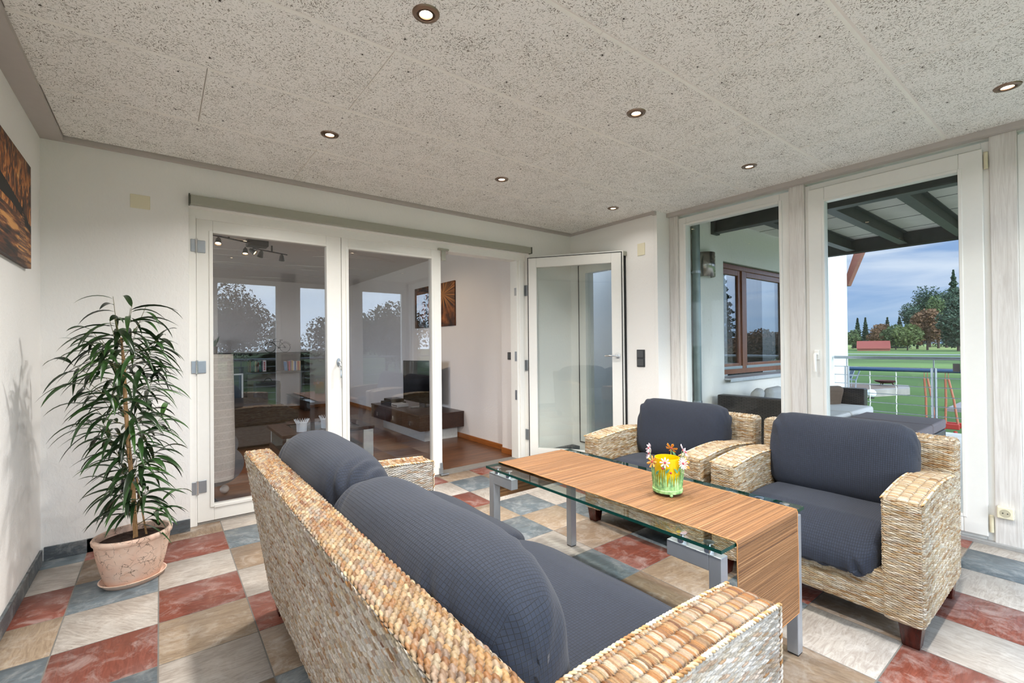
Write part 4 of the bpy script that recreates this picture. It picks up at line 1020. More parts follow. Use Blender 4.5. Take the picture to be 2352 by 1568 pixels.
    for k in range(n_sh):
        z = 0.27+0.95*(k/n_sh)**0.85; an = k*2.399+rr.uniform(-.3, .3)
        env = 0.11 if z < 0.42 else (0.10 if z < 0.7 else (0.17 if z < 1.1 else 0.12))
        shoots.append((z, an, env*rr.uniform(0.6, 1.25), rr.uniform(0.05, 0.15)))
    shoots += [(1.22, 0.6, 0.05, 0.20), (1.22, 2.6, 0.04, 0.24), (1.20, 4.0, 0.07, 0.14), (1.23, 5.4, 0.06, 0.17), (1.22, 0.1, 0.10, 0.20), (1.15, 3.2, 0.12, 0.14), (1.1, 0.1, 0.14, 0.14)]
    for (z, an, reach, rise) in shoots:
        p0 = stem_at(z); dirh = Vector((cos(an), sin(an), 0)); end = p0+dirh*reach+Vector((0, 0, rise)); midp = p0.lerp(end, 0.5)+dirh*reach*0.15-Vector((0, 0, 0.01))
        pts = [p0, midp, end]; tw.tube(pts, [0.0022, 0.0016, 0.001], 5)
        nl = rr.randint(6, 8)
        for i in range(nl):
            f = (i+0.6)/nl; q = p0.lerp(midp, f*2) if f < 0.5 else midp.lerp(end, f*2-1)
            aa = an+(1 if i % 2 else -1)*rr.uniform(0.3, 1.3)
            el = rr.uniform(-0.25, 0.55) if f < 0.9 else rr.uniform(0.2, 0.9)
            Ln = rr.uniform(0.145, 0.235)
            d = Vector((cos(aa)*cos(el), sin(aa)*cos(el), sin(el)))
            tipx = q.x+d.x*Ln
            tipy = q.y+d.y*Ln
            if tipx < XL+0.03 or tipy > YB-0.04: Ln *= 0.6
            leaf(q, d, Ln, rr.uniform(0.0085, 0.0135))
    tw.build('twigs', simple('green_twig', '#6f6b42', 0.6), t, smooth=True)
    a = MB_('fig_leaf'); base = a.add('ShaderNodeAttribute', attribute_name='tint').outputs['Color']; n = a.noise(a.coord(), 40, 2)
    a.set(Base_Color=a.mix(1.0, base, a.ramp(n, [(0.3, (0.8, 0.8, 0.8, 1)), (0.7, (1.15, 1.15, 1.15, 1))]), 'MULTIPLY'), Roughness=0.33)
    np_mesh('foliage', np.array(V), np.array(Fq), a.m, t, col=np.array(C))
plant()

# ------------------------------------------------------------------ canvas picture on the left wall
def canvas_jetty():
    y0, y1, z0, z1 = -1.03, -0.228, 1.597, 2.110; x = XL
    t = thing('canvas_picture', (x, (y0+y1)/2, z0), 'canvas print of an orange sunset over a wooden jetty on the left wall', 'picture')
    a = MB_('sunset_jetty_print'); tcn = a.add('ShaderNodeTexCoord'); sp = a.add('ShaderNodeSeparateXYZ'); a.l(tcn.outputs['Generated'], sp.inputs[0])
    v = tcn.outputs['Generated']
    st = a.add('ShaderNodeMapping'); st.inputs['Scale'].default_value = (1, 5, 1.6); st.inputs['Rotation'].default_value = (0.5, 0, 0); a.l(v, st.inputs[0])
    n = a.noise(st.outputs[0], 3.2, 5, 0.6, 1.5)
    sky = a.ramp(n, [(0.30, lin('#0f0b0a')), (0.45, lin('#5a2c14')), (0.56, lin('#c9742a')), (0.66, lin('#f0c582')), (0.78, lin('#6b3a1e'))])
    st2 = a.add('ShaderNodeMapping'); st2.inputs['Scale'].default_value = (1, 2, 14); a.l(v, st2.inputs[0])
    n2 = a.noise(st2.outputs[0], 1.6, 4)
    water = a.ramp(n2, [(0.36, lin('#140c0a')), (0.5, lin('#6e3a1c')), (0.62, lin('#d79a58'))])
    up_ = a.add('ShaderNodeMath', operation='GREATER_THAN'); a.l(sp.outputs['Z'], up_.inputs[0]); up_.inputs[1].default_value = 0.42
    col_ = a.mix(up_.outputs[0], water, sky)
    edge = a.ramp(sp.outputs['Z'], [(0.0, (0.25, 0.2, 0.18, 1)), (0.12, (1, 1, 1, 1)), (0.8, (1, 1, 1, 1)), (1.0, (0.3, 0.25, 0.22, 1))])
    a.set(Base_Color=a.mix(1.0, col_, edge, 'MULTIPLY'), Roughness=0.55)
    MB().box(x, x+0.022, y0, y1, z0, z1).build('canvas', a.m, t, 0.002)
    # the printed jetty and the hills: flat colour lying on the canvas
    m = MB(); cx = -0.40
    n_ = 16
    for i in range(n_):
        f0 = (i/n_); f1 = f0+0.62/n_; zz = lambda f: z0+0.02+0.235*f**0.8; ww = lambda f: 0.10*(1-f)+0.010
        m.add([(x+0.0226, cx-ww(f0), zz(f0)), (x+0.0226, cx+ww(f0)*0.8, zz(f0)), (x+0.0226, cx+ww(f1)*0.8, zz(f1)), (x+0.0226, cx-ww(f1), zz(f1))], [(0, 1, 2, 3)])
    m.build('printed_jetty', simple('printed_jetty_planks', '#7d5a44', 0.6, var=0.4, scale=80), t)
    m = MB().add([(x+0.0225, y1-0.004, z0+0.20), (x+0.0225, -0.33, z0+0.235), (x+0.0225, -0.45, z0+0.27), (x+0.0225, -0.62, z0+0.30), (x+0.0225, y0+0.01, z0+0.36), (x+0.0225, y0+0.01, z0+0.25), (x+0.0225, -0.62, z0+0.245), (x+0.0225, -0.45, z0+0.225), (x+0.0225, -0.33, z0+0.20), (x+0.0225, y1-0.004, z0+0.17)], [tuple(range(10))])
    m.add([(x+0.0228, cx-0.008, z0+0.24), (x+0.0228, cx+0.008, z0+0.24), (x+0.0228, cx+0.006, z0+0.29), (x+0.0228, cx, z0+0.305), (x+0.0228, cx-0.006, z0+0.29)], [tuple(range(5))])
    m.build('printed_hills', simple('printed_dark_hills', '#141010', 0.6), t)
canvas_jetty()
# ================================================================== LIVING ROOM BEHIND THE GLASS DOORS
LX0, LX1, LY1, LH = -2.6, 3.44, 6.0, 2.42
def living_room():
    f = struct(MB().box(LX0, LX1+0.1, 0.30, LY1, -0.05, 0.0).build('floor_living', M_PARQUET), 'brown mosaic parquet of the living room', 'floor')
    struct(MB().box(LX0, LX1+0.1, 0.34, LY1, LH, LH+0.1).build('ceiling_living', M_LRCEIL), 'grey living room ceiling with swirled plaster lines', 'ceiling')
    # swirled lines of the plaster
    m = MB(); rr = random.Random(5)
    for k in range(46):
        cx, cyy = rr.uniform(0.3, 3.3), rr.uniform(0.6, 5.8); R = rr.uniform(0.5, 1.4); a0 = rr.uniform(3.6, 4.4); a1 = a0+rr.uniform(0.7, 1.5)
        pts = [(cx+R*cos(a0+(a1-a0)*i/10), cyy+R*0.55*sin(a0+(a1-a0)*i/10)+R*0.4, LH-0.001) for i in range(11)]
        if any(p[0] > LX1-0.05 or p[0] < LX0 or p[1] < 0.4 or p[1] > LY1 for p in pts): continue
        m.tube(pts, 0.006, 5)
    o = m.build('plaster_swirls', M_LRCEIL, bpy.data.objects['ceiling_living'])
    wall_obj('wall_living_right', [(LX1, LX1+0.15, 0.34, LY1, 0, LH)], M_LRWALL, 'pale living room wall with the orange canvas picture')
    wall_obj('wall_living_pier', [(3.36, LX1, 0.34, 0.60, 0, LH)], M_LRWALL, 'narrow pale wall strip beside the open doorway')
    wall_obj('wall_living_far', [(LX0, LX1+0.15, LY1, LY1+0.15, 0, LH)], M_LRWALL, 'pale far wall of the living room')
    wall_obj('wall_living_left', [(LX0-0.1, LX0, 0.34, 1.0, 0, LH), (LX0-0.1, LX0, 4.6, LY1, 0, LH), (LX0-0.1, LX0, 1.0, 4.6, 0, 0.6), (LX0-0.1, LX0, 1.0, 4.6, 2.25, LH)], M_LRWALL, 'unseen living room wall with an opening added to let light in')  # window opening added here, out of view, to light the room
    wall_obj('wall_living_front', [(LX0, XL-0.2, 0.24, 0.34, 0, LH)], M_LRWALL, 'living room side of the back wall')
    struct(MB().box(LX1-0.016, LX1, 0.60, LY1, 0, 0.06).build('baseboard_living', M_OAKBASE, bevel=0.003), None)
    struct(MB().box(3.344, 3.36, 0.335, 0.60, 0, 0.06).box(3.36, LX1-0.016, 0.60, 0.616, 0, 0.06).build('baseboard_living_pier', M_OAKBASE, bevel=0.003), None)
    struct(MB().box(LX0, LX1-0.016, LY1-0.016, LY1, 0, 0.06).build('baseboard_living_far', M_OAKBASE, bevel=0.003), None)
    t = thing('light_switch', (3.36, 0.45, 1.07), 'dark switch on the narrow wall strip inside the doorway', 'switch')
    MB().box(3.352, 3.36, 0.40, 0.48, 1.03, 1.11).build('switch_frame', simple('dark_switch', '#3a3634', 0.35), t, 0.002)
    MB().box(3.349, 3.353, 0.41, 0.47, 1.04, 1.10).build('switch_rocker', M_GREYPL, t, 0.002)
living_room()
def canvas_tree():
    x, y0, y1, z0, z1 = LX1, 1.72, 2.90, 1.45, 2.045
    t = thing('canvas_picture', (x, 2.3, z0), 'canvas print of sunbeams through an orange autumn tree in the living room', 'picture')
    a = MB_('autumn_tree_print'); tcn = a.add('ShaderNodeTexCoord'); g = tcn.outputs['Generated']
    # rays fan out from a bright point in the foliage
    sub = a.add('ShaderNodeVectorMath', operation='SUBTRACT'); a.l(g, sub.inputs[0]); sub.inputs[1].default_value = (0, 0.26, 0.74)
    s2 = a.add('ShaderNodeSeparateXYZ'); a.l(sub.outputs[0], s2.inputs[0])
    at = a.add('ShaderNodeMath', operation='ARCTAN2'); a.l(s2.outputs['Z'], at.inputs[0]); a.l(s2.outputs['Y'], at.inputs[1])
    ln = a.add('ShaderNodeVectorMath', operation='LENGTH'); a.l(sub.outputs[0], ln.inputs[0])
    cb = a.add('ShaderNodeCombineXYZ'); a.l(at.outputs[0], cb.inputs[0])
    n = a.noise(cb.outputs[0], 7.0, 2); n2 = a.noise(g, 9.0, 6)
    rays = a.ramp(n, [(0.42, (0.05, 0.02, 0.01, 1)), (0.62, (0.95, 0.55, 0.22, 1))])
    fall = a.ramp(ln.outputs['Value'], [(0.0, (1.6, 1.2, 0.8, 1)), (0.35, (0.5, 0.30, 0.18, 1)), (0.65, (0.10, 0.05, 0.03, 1))])
    fol = a.ramp(n2, [(0.35, (0.05, 0.01, 0.0, 1)), (0.55, (0.55, 0.16, 0.03, 1)), (0.75, (0.9, 0.35, 0.08, 1))])
    a.set(Base_Color=a.mix(0.45, a.mix(1.0, rays, fall, 'MULTIPLY'), a.mix(1.0, fol, a.ramp(a.noise(g, 2.5, 2), [(0.42, (0.05, 0.05, 0.05, 1)), (0.6, (1, 1, 1, 1))]), 'MULTIPLY')), Roughness=0.5)
    MB().box(x-0.022, x, y0, y1, z0, z1).build('canvas', a.m, t, 0.002)
    MB().add([(x-0.0226, 2.52+dx, z0+z_*(z1-z0)) for dx, z_ in ((0.10, 0.0), (0.035, 0.25), (0.03, 0.5), (0.09, 0.78), (0.05, 0.80), (0.0, 0.6), (-0.06, 0.85), (-0.09, 0.8), (-0.03, 0.5), (-0.04, 0.25), (-0.08, 0.0))], [tuple(range(11))]).build('printed_trunk', simple('printed_black_trunk', '#0c0908', 0.6), t)
canvas_tree()
def tv_bench():
    t = thing('tv_bench', (3.1, 2.3, 0), 'long low dark brown television bench on a white plinth', 'tv bench')
    x0, x1, y0, y1, z0, z1 = 2.815, LX1-0.004, 1.535, 3.12, 0.155, 0.350
    MB().box(x0+0.018, x1, y0, y1, z0, z1-0.022).build('body', M_WENGE, t, 0.002)
    MB().box(x0-0.004, x1, y0-0.003, y1, z1-0.022, z1).build('bench_top', M_WENGE, t, 0.002)
    MB().box(x0+0.13, x1-0.02, y0+0.13, y1-0.13, 0, z0).build('plinth', simple('pale_plinth', '#c9cccb', 0.4), t, 0.002)
    n = 3; w = (y1-y0)/n
    for k in range(n):
        d = MB().box(x0, x0+0.018, y0+w*k+0.002, y0+w*(k+1)-0.002, z0+0.003, z1-0.025).build('drawer', M_WENGE, t, 0.002)
        MB().box(x0-0.016, x0, y0+w*(k+0.5)-0.028, y0+w*(k+0.5)+0.028, z0+0.045, z0+0.10).build('handle', M_CHROME, d, 0.003)
tv_bench()
def television():
    a = Vector((3.085, 2.55, 0)); b = Vector((3.315, 1.93, 0)); d = (b-a).normalized(); L_ = (b-a).length; ang = math.atan2(d.y, d.x)
    t = thing('television', tuple((a+b)/2+Vector((0, 0, 0.35))), 'black flat television on the dark bench', 'television')
    M_ = Matrix.Translation(a) @ Matrix.Rotation(ang, 4, 'Z')
    black = simple('glossy_black_plastic', '#0a0a0b', 0.18)
    m = MB().prism([(0, 0.44), (L_*0.3, 0.415), (L_, 0.40), (L_, 0.985), (0, 0.985)], 1, 0, 0.001)
    vs = [tuple(M_ @ Vector(p)) for p in MB().prism([(0, 0.435), (L_*0.5, 0.405), (L_, 0.40), (L_, 0.985), (0, 0.985)], 1, -0.03, 0.0).v]
    pr = MB().prism([(0, 0.435), (L_*0.5, 0.405), (L_, 0.40), (L_, 0.985), (0, 0.985)], 1, -0.03, 0.0); pr.v = vs
    pr.build('tv_front', black, t, 0.006)
    MB().box(0.03, L_-0.01, 0.0, 0.055, 0.44, 0.96, M_).build('tv_back', black, t, 0.03, seg=4)
    MB().box(0.025, L_-0.02, -0.0325, -0.0300, 0.47, 0.965, M_).build('screen', simple('dark_screen', '#030304', 0.08), t)
    sm = simple('grey_tv_foot', '#4a4c4f', 0.25, 0.6)
    MB().box(L_*0.42, L_*0.58, 0.0, 0.03, 0.36, 0.42, M_).lathe([(0.0001, 0.350), (0.13, 0.350), (0.13, 0.357), (0.03, 0.366), (0.0001, 0.366)], tuple(M_ @ Vector((L_*0.5, 0, 0)))[:2]+(0,), 28, 1.3, 0.8).build('stand', sm, t, 0.002)
television()
def tv_boxes():
    def bx(nm, x, y, w, dd, z, h, mat, lab, rz=0.0):
        M_ = Matrix.Translation((x, y, z)) @ Matrix.Rotation(rz, 4, 'Z')
        o = MB().box(-w/2, w/2, -dd/2, dd/2, 0, h, M_).build(nm, mat, None, 0.004); tag(o, lab, 'media box')
        m = MB().box(-w/2-0.001, -w/2+0.001, -dd/2+0.02, dd/2-0.02, h*0.35, h*0.65, M_).build('front_slot', M_CHROME, o)
    bx('media_player', 3.02, 2.80, 0.24, 0.34, 0.3505, 0.045, simple('black_box', '#141415', 0.3), 'black media player lying on the dark bench under a smaller one')
    bx('media_receiver', 3.04, 2.82, 0.20, 0.26, 0.396, 0.035, simple('black_box_b', '#0d0d0e', 0.35), 'small black box stacked on the media player beside the television')
    bx('silver_recorder', 2.99, 2.50, 0.16, 0.22, 0.3505, 0.042, simple('silver_box', '#c6c8c9', 0.35, 0.4), 'silver-white box on the bench in front of the television')
tv_boxes()
def shelf():
    x0, x1, y0, y1, z1 = 0.55, 2.575, 5.62, 5.97, 1.092
    t = thing('bookshelf', ((x0+x1)/2, 5.8, 0), 'low black bookshelf along the far wall of the living room', 'bookshelf')
    MB().box(x0, x1, y0, y1, z1-0.035, z1).build('top', M_DARKOAK, t, 0.002)
    for xx, w in ((x0, 0.03), (1.50, 0.05), (2.475, 0.10)): MB().box(xx, xx+w, y0, y1, 0, z1-0.035).build('side_panel', M_DARKOAK, t, 0.002)
    MB().box(1.55, 2.475, y0, y1, 0.715, 0.755).build('shelf_board', M_DARKOAK, t, 0.002)
    MB().box(1.55, 2.475, y1-0.012, y1, 0.755, 1.057).build('back_panel', simple('shelf_back', '#575154', 0.8), t)
    for k in range(3):
        d = MB().box(1.04, 1.498, y0-0.006, y0+0.012, 0.40+k*0.218, 0.612+k*0.218).build('drawer', M_DARKOAK, t, 0.002)
    MB().box(x0+0.03, 1.50, y0+0.02, y1, 0.04, z1-0.035).build('cabinet_body', M_DARKOAK, t)
    # books
    rr = random.Random(9)
    cs = ['#8d6a4a', '#5b2f24', '#7a3a2c', '#33503f', '#222a3a', '#49654a', '#9a8b73', '#3d3026', '#6a1f20', '#28424b', '#1d5a50', '#433a52', '#7a6a58']
    names = {'#8d6a4a': 'tan', '#5b2f24': 'dark brown', '#7a3a2c': 'rust-brown', '#33503f': 'dark green', '#222a3a': 'navy', '#49654a': 'moss green', '#9a8b73': 'beige', '#3d3026': 'umber', '#6a1f20': 'dark red', '#28424b': 'petrol', '#1d5a50': 'teal', '#433a52': 'plum', '#7a6a58': 'grey-brown'}
    def book(x, w, h, colr, lab, grp, tilt=0.0, letters=False):
        M_ = Matrix.Translation((x, y0+0.03, 0.7555)) @ Matrix.Rotation(tilt, 4, 'Y')
        r = thing('book', (x, y0+0.03, 0.7555), lab, 'book', grp)
        MB().box(0, w-0.001, 0, 0.15, 0, h, M_).build('cover', simple('book_'+colr[1:], colr, 0.5, var=0.02), r, 0.001)
        MB().box(0.002, w-0.003, 0.004, 0.147, h-0.001, h+0.0005, M_).build('pages', simple('paper', '#e6e0d0', 0.9), r)
        if letters:
            m = MB()
            for i, z in enumerate(np.linspace(0.03, 0.15, 5)): m.box(w*0.25, w*0.7, -0.0008, 0.0, z, z+0.017, M_)
            m.build('spine_lettering', simple('red_print', '#b02a35', 0.5), r)
    x = 1.562
    for k, c in enumerate(cs[:12]):
        w = rr.uniform(0.014, 0.024); h = rr.uniform(0.17, 0.205)
        book(x, w, h, c, '%s book, %s from the left in the left-hand row on the shelf' % (names[c], ['first', 'second', 'third', 'fourth', 'fifth', 'sixth', 'seventh', 'eighth', 'ninth', 'tenth', 'eleventh', 'twelfth'][k]), 'left row of books on the bookshelf', 0); x += w+0.001
    book(x+0.002, 0.055, 0.20, '#d8cfd0', 'thick white book with red spine lettering closing the left-hand row', 'left row of books on the bookshelf', 0, True)
    x = 2.175
    for k, (c, w, nm) in enumerate((('#4f7fa8', 0.028, 'blue'), ('#b03a52', 0.030, 'crimson'), ('#8a8a92', 0.014, 'grey'), ('#c9a46a', 0.022, 'ochre'), ('#d8d2c8', 0.020, 'off-white'), ('#5c74a8', 0.024, 'slate blue'), ('#d9cbb6', 0.020, 'cream'), ('#b4552a', 0.030, 'orange'), ('#c08a3a', 0.022, 'mustard'))):
        book(x, w, rr.uniform(0.165, 0.195), c, '%s book in the right-hand row on the living room shelf' % nm, 'right row of books on the bookshelf', -0.10 if k == 0 else 0); x += w+(0.016 if k == 0 else 0.003)
shelf()
def bicycle():
    y = 5.78; z = 1.0925; xc = 2.06
    t = thing('bicycle_ornament', (xc, y, z), 'small black wire bicycle ornament on top of the bookshelf', 'ornament')
    bl = simple('black_wire', '#111113', 0.45)
    r = 0.092; xl, xr = xc-0.122, xc+0.125
    for x, rr_, nm in ((xl, r, 'wheel'), (xr, r*0.93, 'wheel')):
        w = MB().tube([(x+rr_*cos(2*pi*i/36), y, z+rr_+0.004+rr_*sin(2*pi*i/36)) for i in range(36)], 0.0065 if x == xl else 0.0042, 6, closed=True).build(nm, bl, t, smooth=True)
        sp = MB()
        for i in range(14): sp.tube([(x, y, z+rr_+0.004), (x+rr_*cos(2*pi*i/14), y, z+rr_+0.004+rr_*sin(2*pi*i/14))], 0.0010, 4)
        sp.build('spokes', bl, w)
    hz = z+r+0.004; H_ = [(xl, y, hz), (xl+0.045, y, hz+0.115)]; st = (xc+0.045, y, hz+0.105); bb = (xc+0.02, y, hz-0.012)
    m = MB().tube(H_, 0.0038, 6).tube([(xl+0.040, y, hz+0.10), st], 0.0038, 6).tube([(xl+0.037, y, hz+0.085), bb], 0.0042, 6).tube([(xc+0.05, y, hz+0.125), bb], 0.0038, 6).tube([st, (xr, y, hz)], 0.003, 6).tube([bb, (xr, y, hz)], 0.003, 6)
    m.build('bicycle_frame', bl, t, smooth=True)
    MB().tube([(xl+0.045, y, hz+0.115), (xl+0.05, y, hz+0.135), (xl+0.10, y-0.03, hz+0.155)], 0.0035, 6).tube([(xl+0.048, y, hz+0.132), (xl+0.015, y+0.03, hz+0.120)], 0.0035, 6).build('handlebar', bl, t, smooth=True)
    MB().box(xc+0.03, xc+0.085, y-0.009, y+0.009, hz+0.125, hz+0.134).build('saddle', bl, t, 0.003)
    MB().tube([(xr+r*1.08*cos(a_), y, hz+r*1.08*sin(a_)) for a_ in np.linspace(0.3, 1.9, 14)], 0.0028, 5).build('mudguard', bl, t, smooth=True)
    MB().lathe([(0.018, -0.003), (0.018, 0.003)], (0, 0, 0), 16, M=Matrix.Translation(bb) @ Matrix.Rotation(pi/2, 4, 'X')).build('chainring', bl, t)
bicycle()
def succulent():
    c = (1.075, 5.78, 1.0925)
    t = thing('potted_succulent', c, 'spiky green succulent in a grey pot at the left end of the bookshelf top', 'potted plant')
    MB().lathe([(0.0001, 0), (0.05, 0), (0.058, 0.115), (0.052, 0.115), (0.048, 0.10), (0.0001, 0.10)], c, 24).build('pot', simple('grey_pot', '#6b6668', 0.6), t, smooth=True)
    m = MB(); rr = random.Random(2)
    for i in range(26):
        a_ = 2.4*i; l_ = rr.uniform(0.12, 0.20); o_ = 0.012+0.0012*i; pts = [(c[0]+cos(a_)*(o_*0.5+l_*0.42*f**1.3), c[1]+sin(a_)*(o_*0.5+l_*0.42*f**1.3), c[2]+0.098+l_*f) for f in (0, 0.35, 0.7, 1.0)]
        m.tube(pts, [0.009, 0.009, 0.006, 0.001], 6)
    m.build('leaves', simple('aloe_green', '#3d6a58', 0.4, var=0.2), t, smooth=True)
succulent()
def floor_lamp():
    cx, cyy = 0.700, 0.86
    t = thing('paper_floor_lamp', (cx, cyy, 0), 'tall pale paper column floor lamp on a grey curved base behind the glass', 'floor lamp')
    a = MB_('ribbed_paper'); v = a.coord(); w = a.add('ShaderNodeTexWave', wave_type='BANDS', bands_direction='Z'); w.inputs['Scale'].default_value = 5.2; w.inputs['Distortion'].default_value = 0.25; a.l(v, w.inputs[0])
    n = a.noise(v, 90, 3)
    c = a.mix(a.ramp(w.outputs[0], [(0.965, (0, 0, 0, 1)), (0.995, (1, 1, 1, 1))]), a.ramp(n, [(0.3, lin('#cfc8bd')), (0.7, lin('#e2dcd3'))]), lin('#efe9df'))
    a.set(Base_Color=c, Roughness=0.8)
    m = MB(); pr = []
    prof = [(0.128, 0.125), (0.136, 0.19), (0.140, 0.35), (0.137, 0.6), (0.134, 0.9), (0.130, 1.137), (0.126, 1.137), (0.132, 0.9), (0.130, 0.13)]
    m.lathe(prof, (cx-0.006, cyy, 0), 40, 1.0, 0.62, cap=False).build('lamp_shade', a.m, t, smooth=True)
    g = simple('grey_lacquered_wood', '#77787a', 0.45)
    for k, (yy, rx, zc) in enumerate(((cyy+0.02, 0.20, 0.235), (cyy+0.10, 0.17, 0.38))):
        pts = [(cx+rx*cos(b_)*(1 if cos(b_) > 0 else 0.9), zc+0.165*sin(b_)*(1 if k == 0 else 0.8)) for b_ in np.linspace(0, 2*pi, 40)[:-1]]
        MB().prism(pts, 1, yy, yy+0.018).build('curved_plate', g, t, 0.002)
    for dx in (-0.12, 0.06): MB().ball((cx+dx, cyy+0.03, 0.037), 0.034, 10).build('ball_foot', simple('pearl_ball', '#d8d3cc', 0.2), t, smooth=True)
    MB().tube([(cx, cyy+0.06, 0.06), (cx, cyy+0.06, 1.0)], 0.01, 8).build('pole', M_CHROME, t)
    tag(MB().tube([(cx-0.02, cyy, 0.12), (cx-0.03, cyy-0.02, 0.01), (cx-0.01, cyy-0.16, 0.006), (cx+0.01, cyy-0.24, 0.006)], 0.004, 6).build('cord', M_SEAL, t, smooth=True))
floor_lamp()
def lr_table():
    x0, x1, y0, y1, zt = 1.175, 1.985, 0.80, 1.52, 0.428
    t = thing('living_room_table', (1.6, 1.16, 0), 'dark brown coffee table with pale end panels in the living room', 'coffee table')
    fr = MB().box(x0, x0+0.15, y0, y1, zt-0.028, zt).box(x1-0.11, x1, y0, y1, zt-0.028, zt).box(x0+0.15, x1-0.11, y0, y0+0.10, zt-0.028, zt).box(x0+0.15, x1-0.11, y1-0.10, y1, zt-0.028, zt)
    fr.build('table_top', M_WENGE, t, 0.002)
    MB().box(x0+0.15, x1-0.11, y0+0.10, y1-0.10, zt-0.012, zt-0.004).build('glass_inset', glass('brown_table_glass', (0.55, 0.5, 0.42, 1), 1.5), t)
    pm = simple('pale_panel', '#b9bfbd', 0.4)
    for (a, b) in ((x0+0.035, x0+0.135), (x1-0.105, x1-0.012)):
        MB().box(a, b, y0+0.004, y0+0.03, 0, zt-0.028).build('end_panel', pm, t, 0.002)
        MB().box(a, b, y1-0.03, y1-0.004, 0, zt-0.028).build('end_panel', pm, t, 0.002)
    MB().box(x0+0.02, x0+0.034, y0+0.01, y1-0.01, 0.22, 0.26).build('rail', M_WENGE, t)
    MB().box(x0+0.02, x1-0.02, y0+0.03, y1-0.03, 0.20, 0.218).build('lower_shelf', M_WENGE, t, 0.002)
    # white candle bags
    wp = simple('white_porcelain', '#dfe9f2', 0.3, var=0.01)
    for k, (vx, vy, h, r, lab) in enumerate(((1.36, 0.93, 0.11, 0.050, 'white scalloped vase on the living room table, left one'), (1.585, 0.98, 0.115, 0.050, 'white scalloped vase on the living room table, middle one'), (1.70, 0.885, 0.125, 0.042, 'white scalloped vase on the living room table, right one'))):
        v = thing('scalloped_vase', (vx, vy, zt), lab, 'vase', 'white vases on the living room table')
        MB().lathe([(0.0001, 0.001), (r*0.85, 0.001), (r*0.9, h*0.6), (r, h*0.72), (r*0.94, h*0.72), (r*0.84, h*0.6), (r*0.8, 0.01), (0.0001, 0.01)], (vx, vy, zt), 28).build('vase_body', wp, v, smooth=True)
        m = MB()
        for i in range(18):
            a0, a1 = 2*pi*i/18, 2*pi*(i+1)/18; am = (a0+a1)/2
            m.tube([(vx+r*0.97*cos(a0), vy+r*0.97*sin(a0), zt+h*0.71), (vx+r*1.25*cos(am), vy+r*1.25*sin(am), zt+h), (vx+r*0.97*cos(a1), vy+r*0.97*sin(a1), zt+h*0.71)], 0.0024, 5)
        m.build('scalloped_rim', wp, v, smooth=True)
lr_table()
def chaise():
    t = thing('living_room_chaise', (1.0, 3.0, 0), 'dark upholstered chaise with a grey base in the living room', 'sofa')
    MB().box(-0.2, 1.58, 2.62, 3.60, 0.03, 0.27).build('base', simple('grey_upholstery', '#6f6a66', 0.9, var=0.1, scale=200), t, 0.02)
    dk = simple('black_brown_fabric', '#2a2320', 0.85, var=0.25, scale=150)
    MB().prism([(-0.25, 0.27), (1.40, 0.27), (1.68, 0.29), (1.72, 0.35), (1.66, 0.42), (1.42, 0.505), (1.25, 0.515), (-0.25, 0.49)], 1, 2.58, 3.62).build('seat_cushion', dk, t, 0.045, seg=4)
    for (x, y) in ((-0.15, 2.7), (1.5, 2.7), (1.5, 3.5), (-0.15, 3.5)): MB().cyl((x, y, 0), 0.02, 0, 0.031, 10).build('foot', M_CHROME, t)
chaise()
def leaning_frame():
    t = thing('white_picture_frame', (1.4, 5.5, 0), 'white picture frame standing in front of the dark cabinet', 'picture frame')
    frame_ring(MB(), 1, 5.50, 5.525, 0.86, 1.475, 0.14, 0.745, 0.025).build('frame', M_WHITE_LAC, t, 0.002)
    MB().box(0.885, 1.45, 5.51, 5.52, 0.165, 0.72).build('picture_glass', simple('dim_blue_grey_picture', '#3a4650', 0.15), t)
    MB().box(0.80, 1.49, 5.44, 5.58, 0.0, 0.14).build('stand_block', M_DARKOAK, t, 0.002)
leaning_frame()
def suitcase():
    t = thing('soft_case', (1.9, 5.2, 0), 'dark grey upright case with a carry handle under the bookshelf board', 'case')
    MB().box(1.62, 2.02, 5.30, 5.48, 0.0, 0.60).build('case_body', simple('charcoal_cloth', '#3c3a3f', 0.85), t, 0.03, seg=4)
    MB().tube([(1.78+0.055*(1-cos(a_)), 5.39, 0.60+0.05*sin(a_)) for a_ in np.linspace(0, pi, 12)], 0.006, 6).build('handle', M_SEAL, t, smooth=True)
suitcase()
